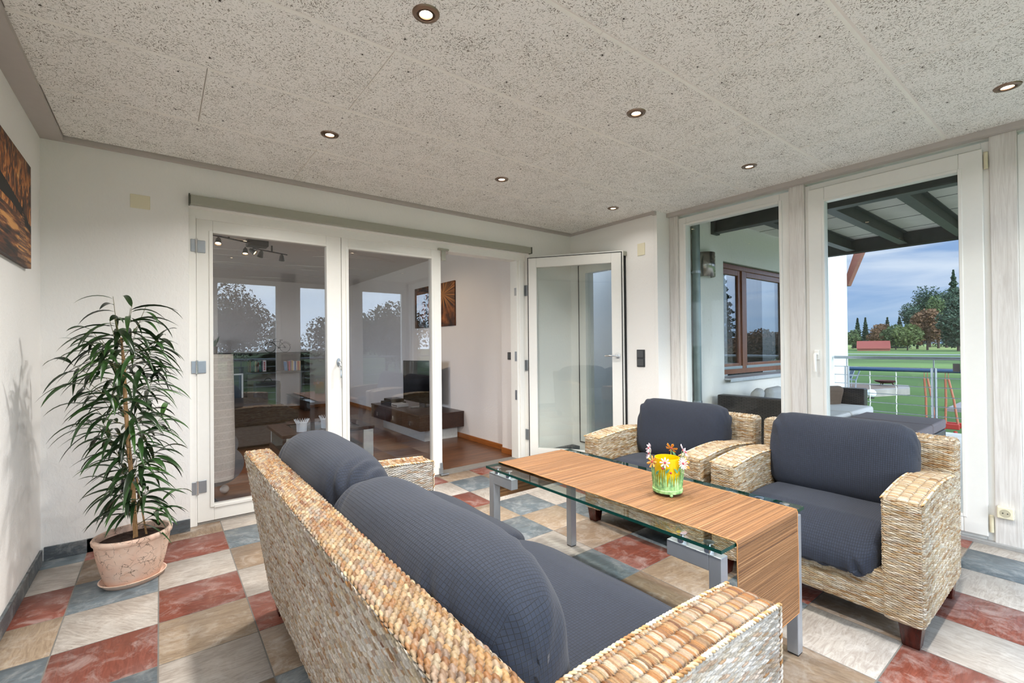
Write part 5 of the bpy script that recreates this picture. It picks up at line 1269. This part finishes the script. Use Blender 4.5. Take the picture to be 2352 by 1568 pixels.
def track_light():
    t = thing('track_light', (1.1, 2.4, LH), 'black rail lamp with small spot heads on the living room ceiling', 'ceiling light')
    bl = simple('black_track', '#17150f', 0.4)
    z = LH-0.075
    MB().tube([(0.76, 2.05, z), (1.33, 2.36, z)], 0.008, 6).build('rail', bl, t)
    MB().tube([(1.22, 2.55, z), (1.62, 2.76, z)], 0.008, 6).build('rail', bl, t)
    MB().box(1.12, 1.33, 2.26, 2.42, z-0.02, LH).build('ceiling_box', bl, t, 0.01)
    MB().tube([(1.25, 2.35, z-0.02), (1.25, 2.56, z-0.01)], 0.008, 6).build('link', bl, t)
    for (x, y) in ((0.93, 2.14), (1.43, 2.66)): MB().cyl((x, y, 0), 0.010, z, LH, 8).build('ceiling_stud', bl, t)
    be = emis('warm_bulb', (1.0, 0.62, 0.30), 30.0)
    for k, (x, y, d) in enumerate(((0.83, 2.09, (-0.1, -0.45, -1)), (1.20, 2.46, (0.75, -0.3, -0.6)), (1.13, 2.52, (-0.05, -0.3, -1)), (1.30, 2.60, (-0.2, 0.6, -1)), (1.55, 2.72, (0.1, 0.5, -1)))):
        dv = Vector(d).normalized(); q = dv.to_track_quat('-Z', 'Y').to_matrix().to_4x4(); Mh = Matrix.Translation((x, y, z-0.055)) @ q
        h = MB().lathe([(0.012, 0.045), (0.022, 0.03), (0.030, -0.02), (0.034, -0.03), (0.030, -0.03), (0.026, -0.015)], (0, 0, 0), 18, M=Mh, cap=False).tube([(x, y, z), (x, y, z-0.04)], 0.005, 6).build('spot_head', bl, t, smooth=True)
        if k < 3:
            MB().lathe([(0.0001, -0.024), (0.024, -0.020)], (0, 0, 0), 16, M=Mh, cap=False).build('bulb', be, h, smooth=True)
            l = bpy.data.lights.new('track_spot_light', 'SPOT'); l.energy = 45; l.spot_size = radians(75); l.spot_blend = 0.6; l.color = (1, 0.78, 0.55); l.shadow_soft_size = 0.02
            lo = bpy.data.objects.new('track_spot_light', l); COL.objects.link(lo); lo.matrix_world = Matrix.Translation(Vector((x, y, z-0.055))+dv*0.05) @ q
track_light()
# unseen fill light added at the left wall's opening to brighten the living room
l_ = bpy.data.lights.new('living_room_fill_light', 'AREA'); l_.shape = 'RECTANGLE'; l_.size = 3.5; l_.size_y = 1.6; l_.energy = 42; l_.color = (0.90, 0.95, 1.0)
lo_ = bpy.data.objects.new('living_room_fill_light', l_); COL.objects.link(lo_); lo_.location = (LX0-0.12, 2.8, 1.42); lo_.rotation_euler = Vector((1, 0, 0)).to_track_quat('-Z', 'Y').to_euler()

# ================================================================== OUTSIDE
M_STEEL = simple('galvanised_dark_steel', '#4c4f4e', 0.55, 0.5, 0.15, 12)
M_RATTAN = None
def rattan_mat():
    a = MB_('dark_rattan'); v = a.coord()
    bk = a.add('ShaderNodeTexBrick'); bk.inputs['Scale'].default_value = 1; bk.inputs['Brick Width'].default_value = 0.05; bk.inputs['Row Height'].default_value = 0.014; bk.inputs['Mortar Size'].default_value = 0.0028
    s2 = a.add('ShaderNodeSeparateXYZ'); a.l(v, s2.inputs[0]); ad = a.add('ShaderNodeMath', operation='ADD'); a.l(s2.outputs[0], ad.inputs[0]); a.l(s2.outputs[1], ad.inputs[1])
    cb = a.add('ShaderNodeCombineXYZ'); a.l(ad.outputs[0], cb.inputs[0]); a.l(s2.outputs[2], cb.inputs[1]); a.l(cb.outputs[0], bk.inputs[0])
    bk.inputs[1].default_value = lin('#4b4542'); bk.inputs[2].default_value = lin('#3b3634'); bk.inputs[3].default_value = lin('#161414')
    a.set(Base_Color=bk.outputs[0], Roughness=0.4); a.bump(bk.outputs[0], 0.5, 0.004); return a.m
M_RATTAN = rattan_mat()
G = -1.1
def grass_mat():
    a = MB_('meadow_grass'); v = a.coord(); n = a.noise(v, 0.5, 6, 0.7); n2 = a.noise(v, 22, 5, 0.7); n3 = a.noise(v, 0.03, 3)
    c = a.mix(0.5, a.ramp(n, [(0.3, lin('#2b430a')), (0.7, lin('#3d5911'))]), a.ramp(n2, [(0.3, lin('#223807')), (0.7, lin('#476817'))]))
    c = a.mix(a.ramp(n3, [(0.45, (0, 0, 0, 1)), (0.62, (0.5, 0.5, 0.5, 1))]), c, lin('#7e9a48'))
    a.set(Base_Color=c, Roughness=0.9); return a.m
def ground():
    gm = grass_mat()
    o = struct(MB().add([(-260, -260, G), (420, -260, G), (420, 320, G), (-260, 320, G)], [(0, 1, 2, 3)]).build('ground_lawn', gm), 'green meadow around the house', 'lawn')
    struct(MB().add([(98.5, -120, G+0.02), (102.0, -120, G+0.02), (97.5, 200, G+0.02), (94.5, 200, G+0.02)], [(0, 1, 2, 3)]).build('road_strip', simple('pale_road', '#a3a7ad', 0.9)), 'thin pale field road crossing the meadow', 'road')
    struct(MB().add([(150, -160, G+0.03), (300, -160, G+0.03), (300, 300, G+0.03), (150, 300, G+0.03)], [(0, 1, 2, 3)]).build('ground_field', simple('dry_grass', '#7c8741', 0.95, var=0.2, scale=0.3)), 'paler far edge of the meadow', 'lawn')
    struct(MB().box(4.30, 8.60, -6.0, -0.95, -0.22, -0.02).box(-1.8, 4.30, -6.0, YF-0.12, -0.22, -0.02).build('floor_terrace', simple('terrace_boards', '#d3cdc4', 0.8, var=0.1, scale=8)), 'raised terrace floor outside the windows', 'terrace floor')
    struct(MB().box(-1.6, 8.5, -5.9, -0.95, G, -0.22).build('wall_terrace_base', M_WALL_OUT), None, 'wall')
ground()
def house_outside():
    wall_obj('wall_terrace', [(XR+0.22, 5.235, -0.95, -0.75, -0.2, 3.3), (6.96, 9.07, -0.95, -0.75, -0.2, 3.3), (5.235, 6.96, -0.95, -0.75, -0.2, 0.80), (5.235, 6.96, -0.95, -0.75, 2.085, 3.3), (8.9, 9.07, -0.75, 6.0, G, 3.3)], M_WALL_OUT, 'white roughcast house wall on the terrace')
    o = MB()
    x0, x1, z0, z1, y = 5.24, 6.955, 0.835, 2.08, -0.90
    fr = frame_ring(MB(), 1, y, y+0.08, x0, x1, z0, z1, 0.055).box(5.745, 5.825, y-0.004, y+0.08, z0+0.055, z1-0.055)
    o = struct(fr.build('window_9', M_BROWNWIN, bevel=0.004), 'brown wooden window in the terrace wall reflecting sky and firs', 'window')
    for (a, b) in ((x0+0.055, 5.745), (5.825, x1-0.055)):
        s_ = frame_ring(MB(), 1, y+0.012, y+0.07, a, b, z0+0.055, z1-0.055, 0.062).build('sash', M_BROWNWIN, o, 0.004)
        MB().box(a+0.062, b-0.062, y+0.03, y+0.036, z0+0.117, z1-0.117).build('window_pane', glass('outer_pane', (0.60, 0.63, 0.65, 1), 1.9, boost=2.0), s_)
        MB().box(a+0.01, b-0.01, y-0.004, y+0.014, z0+0.055, z0+0.085).build('drip_rail', M_ALU, s_, 0.002)
    MB().box(x0-0.01, x1+0.02, -1.02, -0.86, 0.785, 0.802).box(x0-0.01, x1+0.02, -1.025, -1.018, 0.765, 0.802).build('window_sill', simple('light_metal_sill', '#c9ccd0', 0.4, 0.4), o, 0.002)
    MB().box(x0, x1, -0.93, -0.86, z1, z1+0.035).build('blind_slot', simple('green_grey_slot', '#6f7a68', 0.6), o)
    cur = MB(); 
    pts = [(5.95+0.9*i/60, -0.62+0.02*sin(i*0.9)) for i in range(61)]
    cur.add([(px_, py_, zz) for zz in (0.2, 2.2) for px_, py_ in pts], [(i, i+1, 62+i, 61+i) for i in range(60)])
    cu = cur.build('curtain', simple('grey_green_curtain', '#6f7d7b', 0.9), o); sc = cu.modifiers.new('thick', 'SOLIDIFY'); sc.thickness = 0.002
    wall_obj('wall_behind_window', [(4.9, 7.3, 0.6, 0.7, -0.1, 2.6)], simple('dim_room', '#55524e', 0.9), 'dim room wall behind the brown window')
    # downpipe and wall lamp
    MB_p = MB().tube([(4.625, -0.995, 3.2), (4.625, -0.995, -0.02)], 0.038, 14)
    p = MB_p.build('downpipe', simple('galvanised_pipe', '#8a9694', 0.45, 0.7, 0.15, 9), None, smooth=True); tag(p, 'galvanised rain downpipe on the terrace wall beside the window frame', 'downpipe')
    for z in (0.6, 1.9): MB().lathe([(0.043, -0.012), (0.043, 0.012)], (4.625, -0.995, z), 14).box(4.60, 4.65, -0.96, -0.949, z-0.012, z+0.012).build('pipe_clamp', M_ALU, p)
    t = thing('wall_lamp', (4.86, -0.95, 1.9), 'stainless half-round wall lamp on the terrace wall', 'wall lamp')
    st = simple('perforated_stainless', '#a09a92', 0.25, 0.95, 0.03)
    z0, z1 = 1.875, 2.125; m = MB(); n = 24
    vs = [(4.865-0.105*cos(pi*i/n), -0.953-0.095*sin(pi*i/n), z) for z in (z0, z1) for i in range(n+1)]
    m.add(vs, [(i, i+1, n+2+i, n+1+i) for i in range(n)]); sh = m.build('lamp_shade', st, t, smooth=True); so = sh.modifiers.new('thick', 'SOLIDIFY'); so.thickness = 0.002
    MB().box(4.80, 4.93, -0.975, -0.95, 1.90, 2.10).build('back_plate', M_ALU, t)
    m = MB()
    for r_ in range(6):
        for c_ in range(3):
            a_ = pi*(0.56+c_*0.10+0.02*(r_ % 2)); z = 1.91+r_*0.036
            m.lathe([(0.005, 0.0), (0.005, 0.0025)], (0, 0, 0), 8, M=Matrix.Translation((4.865-0.1055*cos(a_), -0.953-0.0955*sin(a_), z)) @ Vector((-cos(a_), -sin(a_), 0)).to_track_quat('Z', 'Y').to_matrix().to_4x4())
    m.build('lamp_holes', simple('bright_holes', '#e8e4da', 0.5), t)
    struct(MB().box(7.98, 9.20, -2.05, -0.75, 3.22, 3.36).build('roof_shade_slab', M_WALL_OUT), 'unseen slab added to shade the wall at the house corner', 'roof edge')  # added slab, hidden by the beam, keeps sky light off the corner wall
    # bargeboard of the roof beyond the corner
    b = MB().prism([(-0.84, 2.10), (-0.91, 2.10), (-1.16, 2.75), (-1.04, 2.75)], 0, 9.25, 9.40).build('roof_bargeboard', M_REDWOOD); struct(b, 'red-brown bargeboard at the house corner', 'roof edge')
house_outside()
def pergola():
    def ibeam(m, axis, c, a0, a1, z0, z1, w=0.10, tk=0.012):
        for (lo, hi, zz0, zz1) in ((-w/2, w/2, z0, z0+tk), (-w/2, w/2, z1-tk, z1), (-tk/2, tk/2, z0+tk, z1-tk)):
            if axis == 1: m.box(c+lo, c+hi, a0, a1, zz0, zz1)
            else: m.box(a0, a1, c+lo, c+hi, zz0, zz1)
    t = struct(MB().box(4.35, 7.95, -6.1, -0.955, 2.520, 2.548).build('roof_terrace', simple('soffit_boards', '#c9c6bd', 0.85, var=0.06, scale=6)), 'board roof over the terrace', 'terrace roof')
    for x in np.arange(4.85, 7.9, 0.62): MB().box(x-0.003, x+0.003, -6.1, -0.955, 2.517, 2.5205).build('board_joint', simple('dark_joint', '#4c4b47', 0.9), t)
    m = MB(); ibeam(m, 1, 5.05, -6.1, -0.97, 2.352, 2.50, 0.10); o = m.build('steel_beam', M_STEEL, None); tag(o, 'dark steel beam carrying the terrace roof, the one nearest the window', 'beam', 'steel beams of the terrace roof')
    MB().box(4.99, 5.11, -0.985, -0.95, 2.34, 2.51).build('end_plate', M_STEEL, o)
    m = MB().box(7.58, 7.64, -6.1, -0.97, 2.345, 2.545); m.box(7.56, 7.64, -6.1, -0.97, 2.345, 2.357)
    o = m.build('steel_beam', M_STEEL, None); tag(o, 'dark steel edge beam of the terrace roof, the one against the sky', 'beam', 'steel beams of the terrace roof')
    for k, y in enumerate((-1.45, -1.985, -2.50, -3.02, -3.55)):
        m = MB(); ibeam(m, 0, y, 5.10, 7.56, 2.372, 2.515, 0.085)
        o = m.build('steel_rafter', M_STEEL, None); tag(o, 'dark steel cross rafter between the two long beams, %s from the house wall' % ['first', 'second', 'third', 'fourth', 'fifth'][k], 'rafter', 'cross rafters of the terrace roof')
    for (x, y) in ((7.61, -5.9),): struct(MB().box(x-0.04, x+0.04, y-0.04, y+0.04, -0.02, 2.345).build('column_terrace', M_STEEL), None)
pergola()
def railing(x0, y0, x1, y1, posts, label):
    t = thing('balcony_railing', (x0, y0, -0.02), label, 'railing')
    gm = simple('stainless_rail', '#9da3a8', 0.3, 0.9, 0.03)
    MB().tube([(x0, y0, 0.955), (x1, y1, 0.955)], 0.022, 10).build('handrail', gm, t, smooth=True)
    for z in (0.822, 0.698, 0.573, 0.448, 0.323, 0.198): MB().tube([(x0, y0, z), (x1, y1, z)], 0.006, 6).build('wire', M_ALU, t)
    d = Vector((x1-x0, y1-y0, 0)).normalized(); nrm = Vector((-d.y, d.x, 0))
    for f in posts:
        p = Vector((x0, y0, 0)).lerp(Vector((x1, y1, 0)), f); m = MB()
        for s_ in (-1, 1):
            c = p+d*0.018*s_; m.tube([(c.x, c.y, -0.02), (c.x, c.y, 0.83)], 0.014, 4)
        m.tube([(p.x, p.y, 0.83), (p.x, p.y, 0.94)], 0.008, 6); m.build('post', M_ALU, t)
railing(8.425, -0.97, 8.425, -5.75, [(1.125-0.97)/4.78, (2.09-0.97)/4.78, (3.06-0.97)/4.78, (4.03-0.97)/4.78, (5.0-0.97)/4.78], 'steel wire railing along the terrace edge, seen through the terrace door')
railing(-1.7, -5.75, 8.40, -5.75, [0.02, 0.12, 0.22, 0.32, 0.42, 0.52, 0.62, 0.72, 0.82, 0.92], 'steel wire railing outside the windows behind the camera')
def terrace_furniture():
    cg = simple('light_grey_cushion', '#b9b9b8', 0.9, var=0.03); dk = simple('taupe_cushion', '#6b6366', 0.9, var=0.05); br = simple('brown_cushion', '#5a4b3f', 0.9)
    t = thing('rattan_terrace_sofa', (6.2, -1.4, -0.02), 'dark rattan terrace sofa with pale cushions against the house wall', 'sofa')
    MB().box(4.93, 5.05, -1.78, -1.03, -0.0, 0.655).build('armrest', M_RATTAN, t, 0.012)
    MB().box(7.46, 7.58, -1.60, -1.03, -0.0, 0.585).build('armrest', M_RATTAN, t, 0.012)
    MB().box(5.05, 7.46, -1.12, -1.03, -0.0, 0.56).build('backrest', M_RATTAN, t, 0.012)
    MB().box(5.05, 7.46, -1.70, -1.12, -0.0, 0.26).build('seat_base', M_RATTAN, t, 0.01)
    for k in range(3): MB().box(5.06+k*0.80, 5.84+k*0.80, -1.70, -1.14, 0.262, 0.38).build('seat_cushion', cg, t, 0.03, seg=3)
    for k, (x, rz, c_) in enumerate(((5.24, 0.35, cg), (5.62, 0.1, cg), (6.2, -0.1, cg), (7.22, -0.5, br))):
        M_ = Matrix.Translation((x, -1.27, 0.56 if c_ is cg else 0.47)) @ Matrix.Rotation(rz, 4, 'Z') @ Matrix.Rotation(0.25, 4, 'X')
        MB().box(-0.19, 0.19, -0.055, 0.055, -0.17, 0.15, M_).build('throw_cushion', c_, t, 0.05, seg=4)
    t = thing('rattan_ottoman', (6.3, -2.1, -0.02), 'low dark rattan ottoman with a grey-brown cushion top outside the terrace door', 'ottoman')
    MB().box(5.78, 6.85, -2.46, -1.78, -0.0, 0.27).build('base', M_RATTAN, t, 0.012)
    MB().box(5.76, 6.30, -2.46, -1.77, 0.272, 0.372).build('cushion_pad', dk, t, 0.02, seg=3)
    MB().box(6.31, 6.87, -2.46, -1.77, 0.272, 0.372).build('cushion_pad', dk, t, 0.02, seg=3)
terrace_furniture()

# garden ------------------------------------------------------------
def garden():
    st = simple('pale_stone_blocks', '#8a847b', 0.9, var=0.25, scale=1.2)
    p = struct(MB().prism([(21.6, 2.95), (23.5, 2.50), (25.6, 1.75), (27.3, 2.15), (27.2, 4.3), (22.5, 5.2)], 2, G, G+0.27).build('floor_patio', st), 'low stone and timber patio out in the garden', 'patio')
    MB().prism([(22.0, 3.2), (23.7, 2.8), (25.6, 2.15), (26.9, 2.45), (26.8, 4.1), (22.8, 4.9)], 2, G+0.27, G+0.285).build('floor_deck', simple('weathered_deck', '#6b5b4d', 0.9), p)
    t = thing('globe_lamp', (22.9, 2.38, G), 'white globe garden lamp at the patio edge', 'garden lamp')
    MB().ball((22.9, 2.38, G+0.20), 0.165, 14).build('globe', simple('opal_plastic', '#dfe2e4', 0.3, var=0.0), t, smooth=True); MB().cyl((22.9, 2.38, G), 0.09, 0, 0.05, 14).build('base', M_SEAL, t)
    c = (26.2, 2.72, G+0.285)
    t = thing('fire_bowl', c, 'rusty round fire bowl on the garden patio', 'fire bowl')
    rust = simple('rusty_steel', '#4a2a22', 0.8, var=0.2)
    MB().lathe([(0.0001, 0.10), (0.22, 0.12), (0.36, 0.17), (0.42, 0.23), (0.40, 0.23), (0.34, 0.18), (0.20, 0.14), (0.0001, 0.12)], c, 28).build('bowl', rust, t, smooth=True)
    for a_ in (0.6, 2.7, 4.7): MB().tube([(c[0]+0.24*cos(a_), c[1]+0.24*sin(a_), c[2]+0.13), (c[0]+0.31*cos(a_), c[1]+0.31*sin(a_), c[2])], 0.025, 4).build('leg', rust, t)
    gm = simple('grey_garden_metal', '#9aa3aa', 0.5, 0.4)
    mesh_m = simple('grey_seat_mesh', '#6f7880', 0.8)
    def gchair():
        t = thing('garden_chair', (0, 0, 0), 'grey metal garden chair on the patio, nearer one', 'chair', 'garden chairs on the patio')
        for sy_ in (-0.25, 0.25):
            MB().tube([(0.05, sy_, 0), (0.03, sy_, 0.42), (-0.02, sy_, 0.62), (0.40, sy_, 0.62), (0.44, sy_, 0)], 0.014, 6).tube([(0.03, sy_, 0.42), (-0.16, sy_, 0.98)], 0.014, 6).build('side_frame', gm, t)
        MB().box(0.0, 0.44, -0.24, 0.24, 0.40, 0.42).build('seat', mesh_m, t)
        MB().add([(0.01, -0.24, 0.43), (0.01, 0.24, 0.43), (-0.15, 0.24, 0.96), (-0.15, -0.24, 0.96), (0.0, -0.24, 0.43), (0.0, 0.24, 0.43), (-0.165, 0.24, 0.96), (-0.165, -0.24, 0.96)], [(0, 1, 2, 3), (7, 6, 5, 4), (0, 3, 7, 4), (1, 5, 6, 2), (3, 2, 6, 7), (0, 4, 5, 1)]).build('backrest', mesh_m, t)
        return t
    g = gchair(); g.location = (24.1, 3.20, G+0.285); g.rotation_euler = (0, 0, 1.9); g.scale = (0.85, 0.85, 0.85)
    g2 = dup(g, (0.75, 0.45, 0), 'grey metal garden chair on the patio, farther one'); g2.rotation_euler = (0, 0, 2.2)
    t = thing('garden_table', (24.6, 4.3, G+0.285), 'grey garden table on the patio behind the chairs', 'table')
    MB().box(24.0, 25.4, 4.1, 4.7, G+0.88, G+0.91).build('table_top', mesh_m, t)
    for (x, y) in ((24.05, 4.15), (25.35, 4.15), (25.35, 4.65), (24.05, 4.65)): MB().box(x-0.02, x+0.02, y-0.02, y+0.02, G+0.285, G+0.88).build('leg', gm, t)
    # swing set
    x = 14.0
    t = thing('swing_frame', (x, -0.9, G), 'swing set with a dark blue top bar in the garden', 'swing set')
    blue = simple('dark_blue_bar', '#23405e', 0.4)
    MB().tube([(x, 0.50, 0.51), (x, -3.4, 0.53)], 0.045, 10).build('top_bar', blue, t, smooth=True)
    for y, s_ in ((0.56, 1), (-3.45, -1)):
        for dx in (-0.9, 0.9): MB().tube([(x, y, 0.51), (x+dx, y+0.35*s_, G)], 0.04, 8).build('leg', blue, t, smooth=True)
    rope = simple('white_rope', '#d9d4c9', 0.8, var=0.2, scale=60); orange = simple('orange_tube', '#a9664c', 0.5); red = simple('red_plastic', '#a5362f', 0.4)
    t = thing('rope_swing', (x, -0.02, -0.75), 'child swing on white twisted ropes under the blue bar', 'swing')
    for y in (0.07, -0.43): MB().tube([(x+0.004*sin(i*1.5), y+0.004*cos(i*1.5), 0.47-1.22*i/30) for i in range(31)], 0.011, 6).build('rope', rope, t, smooth=True)
    MB().box(x-0.10, x+0.10, -0.45, 0.09, -0.79, -0.76).build('seat', red, t, 0.01)
    t = thing('red_swing_seat', (x, -1.25, -0.85), 'red plastic double swing seat hanging on orange ropes', 'swing')
    for (y, yb) in ((-0.93, -0.955), (-0.985, -1.10), (-1.28, -1.27), (-1.33, -1.47)):
        MB().tube([(x, y, 0.34), (x, (y+yb)/2-0.01, -0.10), (x, yb, -0.62)], 0.021, 6).tube([(x, y, 0.48), (x, y, 0.34)], 0.007, 5).build('rope', orange, t, smooth=True)
    for dx in (-0.18, 0.10): MB().box(x+dx, x+dx+0.05, -1.52, -0.93, -0.72, -0.60).build('seat_rail', red, t, 0.015)
    for z in (-0.66, -0.74, -0.82): MB().box(x-0.20, x-0.17, -1.30, -0.93, z, z+0.05).build('slat', red, t, 0.006)
    MB().box(x-0.2, x+0.18, -1.30, -0.95, -0.88, -0.84).build('seat', red, t, 0.01)
    for y in (-1.24, -1.46): MB().lathe([(0.0001, -0.12), (0.035, -0.10), (0.035, 0.10), (0.0001, 0.12)], (x-0.2, y, -0.86), 10).build('footrest', red, t, smooth=True)
    struct(MB().box(20.5, 24.0, -3.0, -0.2, G, G+0.10).build('floor_boardwalk', simple('grey_boards', '#7f7a76', 0.9)), 'grey boardwalk in the lawn behind the swing', 'path')
garden()

# trees --------------------------------------------------------------
def leafmat(name, h1, h2):
    a = MB_(name); n = a.noise(a.coord(), 1.5, 4)
    a.set(Base_Color=a.ramp(n, [(0.3, lin(h1)), (0.7, lin(h2))]), Roughness=0.8); return a.m
LM = {'fir': leafmat('dark_fir', '#1c2f22', '#33492f'), 'green': leafmat('mid_green_leaves', '#3a4a2a', '#5c6b3c'), 'autumn': leafmat('autumn_leaves', '#5c4230', '#80603f'),
      'blue': leafmat('blue_green_fir', '#2a3b30', '#43563f'), 'olive': leafmat('olive_leaves', '#4d5a2f', '#737d43')}
M_TRUNK = simple('tree_bark', '#3d3128', 0.9)
def tree(kind, x, y, h, r, n, label, size=0.4, base=G, group=None, shape='round', seed=0, clear=0.12):
    R_ = np.random.default_rng(int(seed)+11)
    t = thing({'fir': 'fir_tree', 'blue': 'fir_tree', 'autumn': 'autumn_tree', 'green': 'leafy_tree', 'olive': 'leafy_tree'}[kind], (x, y, base), label, 'tree', group)
    MB().tube([(x, y, base), (x, y, base+h*0.75)], [max(0.08, h*0.02), max(0.03, h*0.006)], 8).build('trunk', M_TRUNK, t)
    if shape == 'cone':
        f = R_.random(n)**0.75; z = base+h*(clear+(1-clear)*(1-f)) ; lay = np.sin(z*2*pi/(h*0.07))*0.5+0.5
        rad = r*f*(0.45+0.55*lay)*np.sqrt(R_.random(n)); a_ = R_.random(n)*2*pi; z = z-rad*0.25
    else:
        k = 14; cen = R_.normal(size=(k, 3)); cen /= np.linalg.norm(cen, axis=1, keepdims=True); cen *= R_.random((k, 1))**0.5*0.62
        w = R_.integers(0, k, n); d = R_.normal(size=(n, 3)); d /= np.linalg.norm(d, axis=1, keepdims=True)
        q = cen[w]+d*(0.42*R_.random((n, 1))**0.35)
        a_ = np.arctan2(q[:, 1], q[:, 0]); rad = r*np.hypot(q[:, 0], q[:, 1]); z = base+h*(clear+(1-clear)*(0.5+0.5*q[:, 2]))
    P = np.stack([x+rad*np.cos(a_), y+rad*np.sin(a_), z], 1)
    u = R_.normal(size=(n, 3)); u /= np.linalg.norm(u, axis=1, keepdims=True); v = np.cross(u, R_.normal(size=(n, 3))); v /= np.linalg.norm(v, axis=1, keepdims=True)
    s_ = size*(0.5+R_.random((n, 1)))
    V = np.stack([P-u*s_-v*s_*0.35, P+u*s_-v*s_*0.35, P+u*s_*0.6+v*s_*0.5, P-u*s_*0.6+v*s_*0.5], 1).reshape(-1, 3)
    np_mesh('crown', V, np.arange(4*n).reshape(-1, 4), LM[kind], t, smooth=False)
    return t
def polar(b, d): b = radians(b); return CAM.x+d*sin(b), CAM.y+d*cos(b)
far = [(73.9, 168, 6.0, 3.0, 'green', 'round', 'rounded bush at the far left of the meadow edge'), (74.30, 184, 9.6, 2.0, 'fir', 'cone', 'small pointed fir on the horizon, left of its twin'), (74.92, 192, 10.0, 2.2, 'fir', 'cone', 'small pointed fir on the horizon, right above the red barn'),
       (75.9, 180, 6.9, 3.4, 'autumn', 'round', 'rusty autumn bush behind the red barn'), (76.35, 165, 7.8, 3.8, 'autumn', 'round', 'reddish autumn tree right of the barn'), (76.6, 190, 9.7, 2.2, 'fir', 'cone', 'thin fir rising from the autumn bushes'),
       (77.2, 152, 7.2, 3.8, 'green', 'round', 'low green tree in the middle of the treeline'), (77.5, 178, 9.2, 3.0, 'blue', 'cone', 'small blue-green fir in the middle of the treeline'),
       (78.05, 140, 6.8, 3.6, 'olive', 'round', 'olive tree beside the tall wood'), (78.75, 162, 13.4, 4.8, 'blue', 'round', 'blue-green tree at the left edge of the tall wood'),
       (79.45, 146, 11.2, 3.6, 'autumn', 'round', 'orange autumn tree in front of the tall wood'), (79.6, 206, 21.5, 6.6, 'fir', 'round', 'dark pine in the middle of the tall wood'), (80.2, 177, 16.5, 5.2, 'green', 'round', 'broad green tree in the tall wood'),
       (80.75, 192, 21.0, 5.4, 'blue', 'round', 'tall blue-green pine in the wood'), (81.25, 224, 27.0, 7.0, 'fir', 'cone', 'tallest fir of the wood, cut by the door frame'), (81.5, 135, 12.4, 4.6, 'blue', 'round', 'dense tree at the right end of the wood, by the door frame')]
for i, (b, d, h, r, kind, shp, lab) in enumerate(far):
    x, y = polar(b, d); tree(kind, x, y, h, r, 9000 if h > 10 else 3500, lab, size=0.24, shape=shp, seed=i, clear=0.03, group='trees on the horizon')
def barn():
    x, y = polar(75.50, 138); t = thing('red_barn', (x, y, G), 'long barn with a red roof in front of the far trees', 'barn')
    ang = radians(-75.0); M_ = Matrix.Translation((x, y, G)) @ Matrix.Rotation(radians(90-75.0)+pi/2, 4, 'Z')
    MB().box(-3.0, 3.0, -3, 3, 0, 0.8, M_).build('barn_wall', simple('barn_boards', '#8a5646', 0.9), t)
    vs = [(x_, y_, z_) for x_ in (-3.1, 3.1) for (y_, z_) in ((-3.4, 0.5), (3.4, 0.5), (0, 2.3))]
    MB().add([M_ @ Vector(p) for p in vs], [(0, 1, 2), (3, 5, 4), (0, 2, 5, 3), (1, 4, 5, 2), (0, 3, 4, 1)]).build('roof', simple('red_tiles', '#7f3b30', 0.8), t)
barn()
# trees that the panes reflect: behind the camera and to the right of the terrace
back = [(180, 24, 5.8, 2.9, 'fir', 'round'), (165.5, 24, 5.4, 2.4, 'olive', 'cone'), (151, 24, 5.6, 2.9, 'green', 'round'), (136, 24, 5.4, 2.8, 'fir', 'round'), (187, 33, 7.8, 3.9, 'green', 'round'), (172.8, 33, 7.8, 4.0, 'fir', 'round'), (158.5, 33, 7.0, 4.0, 'green', 'round'), (144, 33, 7.6, 3.9, 'fir', 'round'),
        (122, 30, 7.2, 1.6, 'fir', 'cone'), (117.0, 39, 11.4, 2.5, 'fir', 'cone'), (112.3, 47, 10.0, 2.6, 'fir', 'cone'), (107, 36, 3.6, 2.4, 'autumn', 'round'), (119.0, 24, 2.4, 1.4, 'autumn', 'round')]
for i, (b, d, h, r, kind, shp) in enumerate(back):
    x, y = polar(b, d); tree(kind, x, y, h, r, 9000, 'tree standing behind the camera, seen only as a reflection in the panes', size=0.10, shape=shp, seed=50+i, clear=0.02, group='trees reflected in the panes')
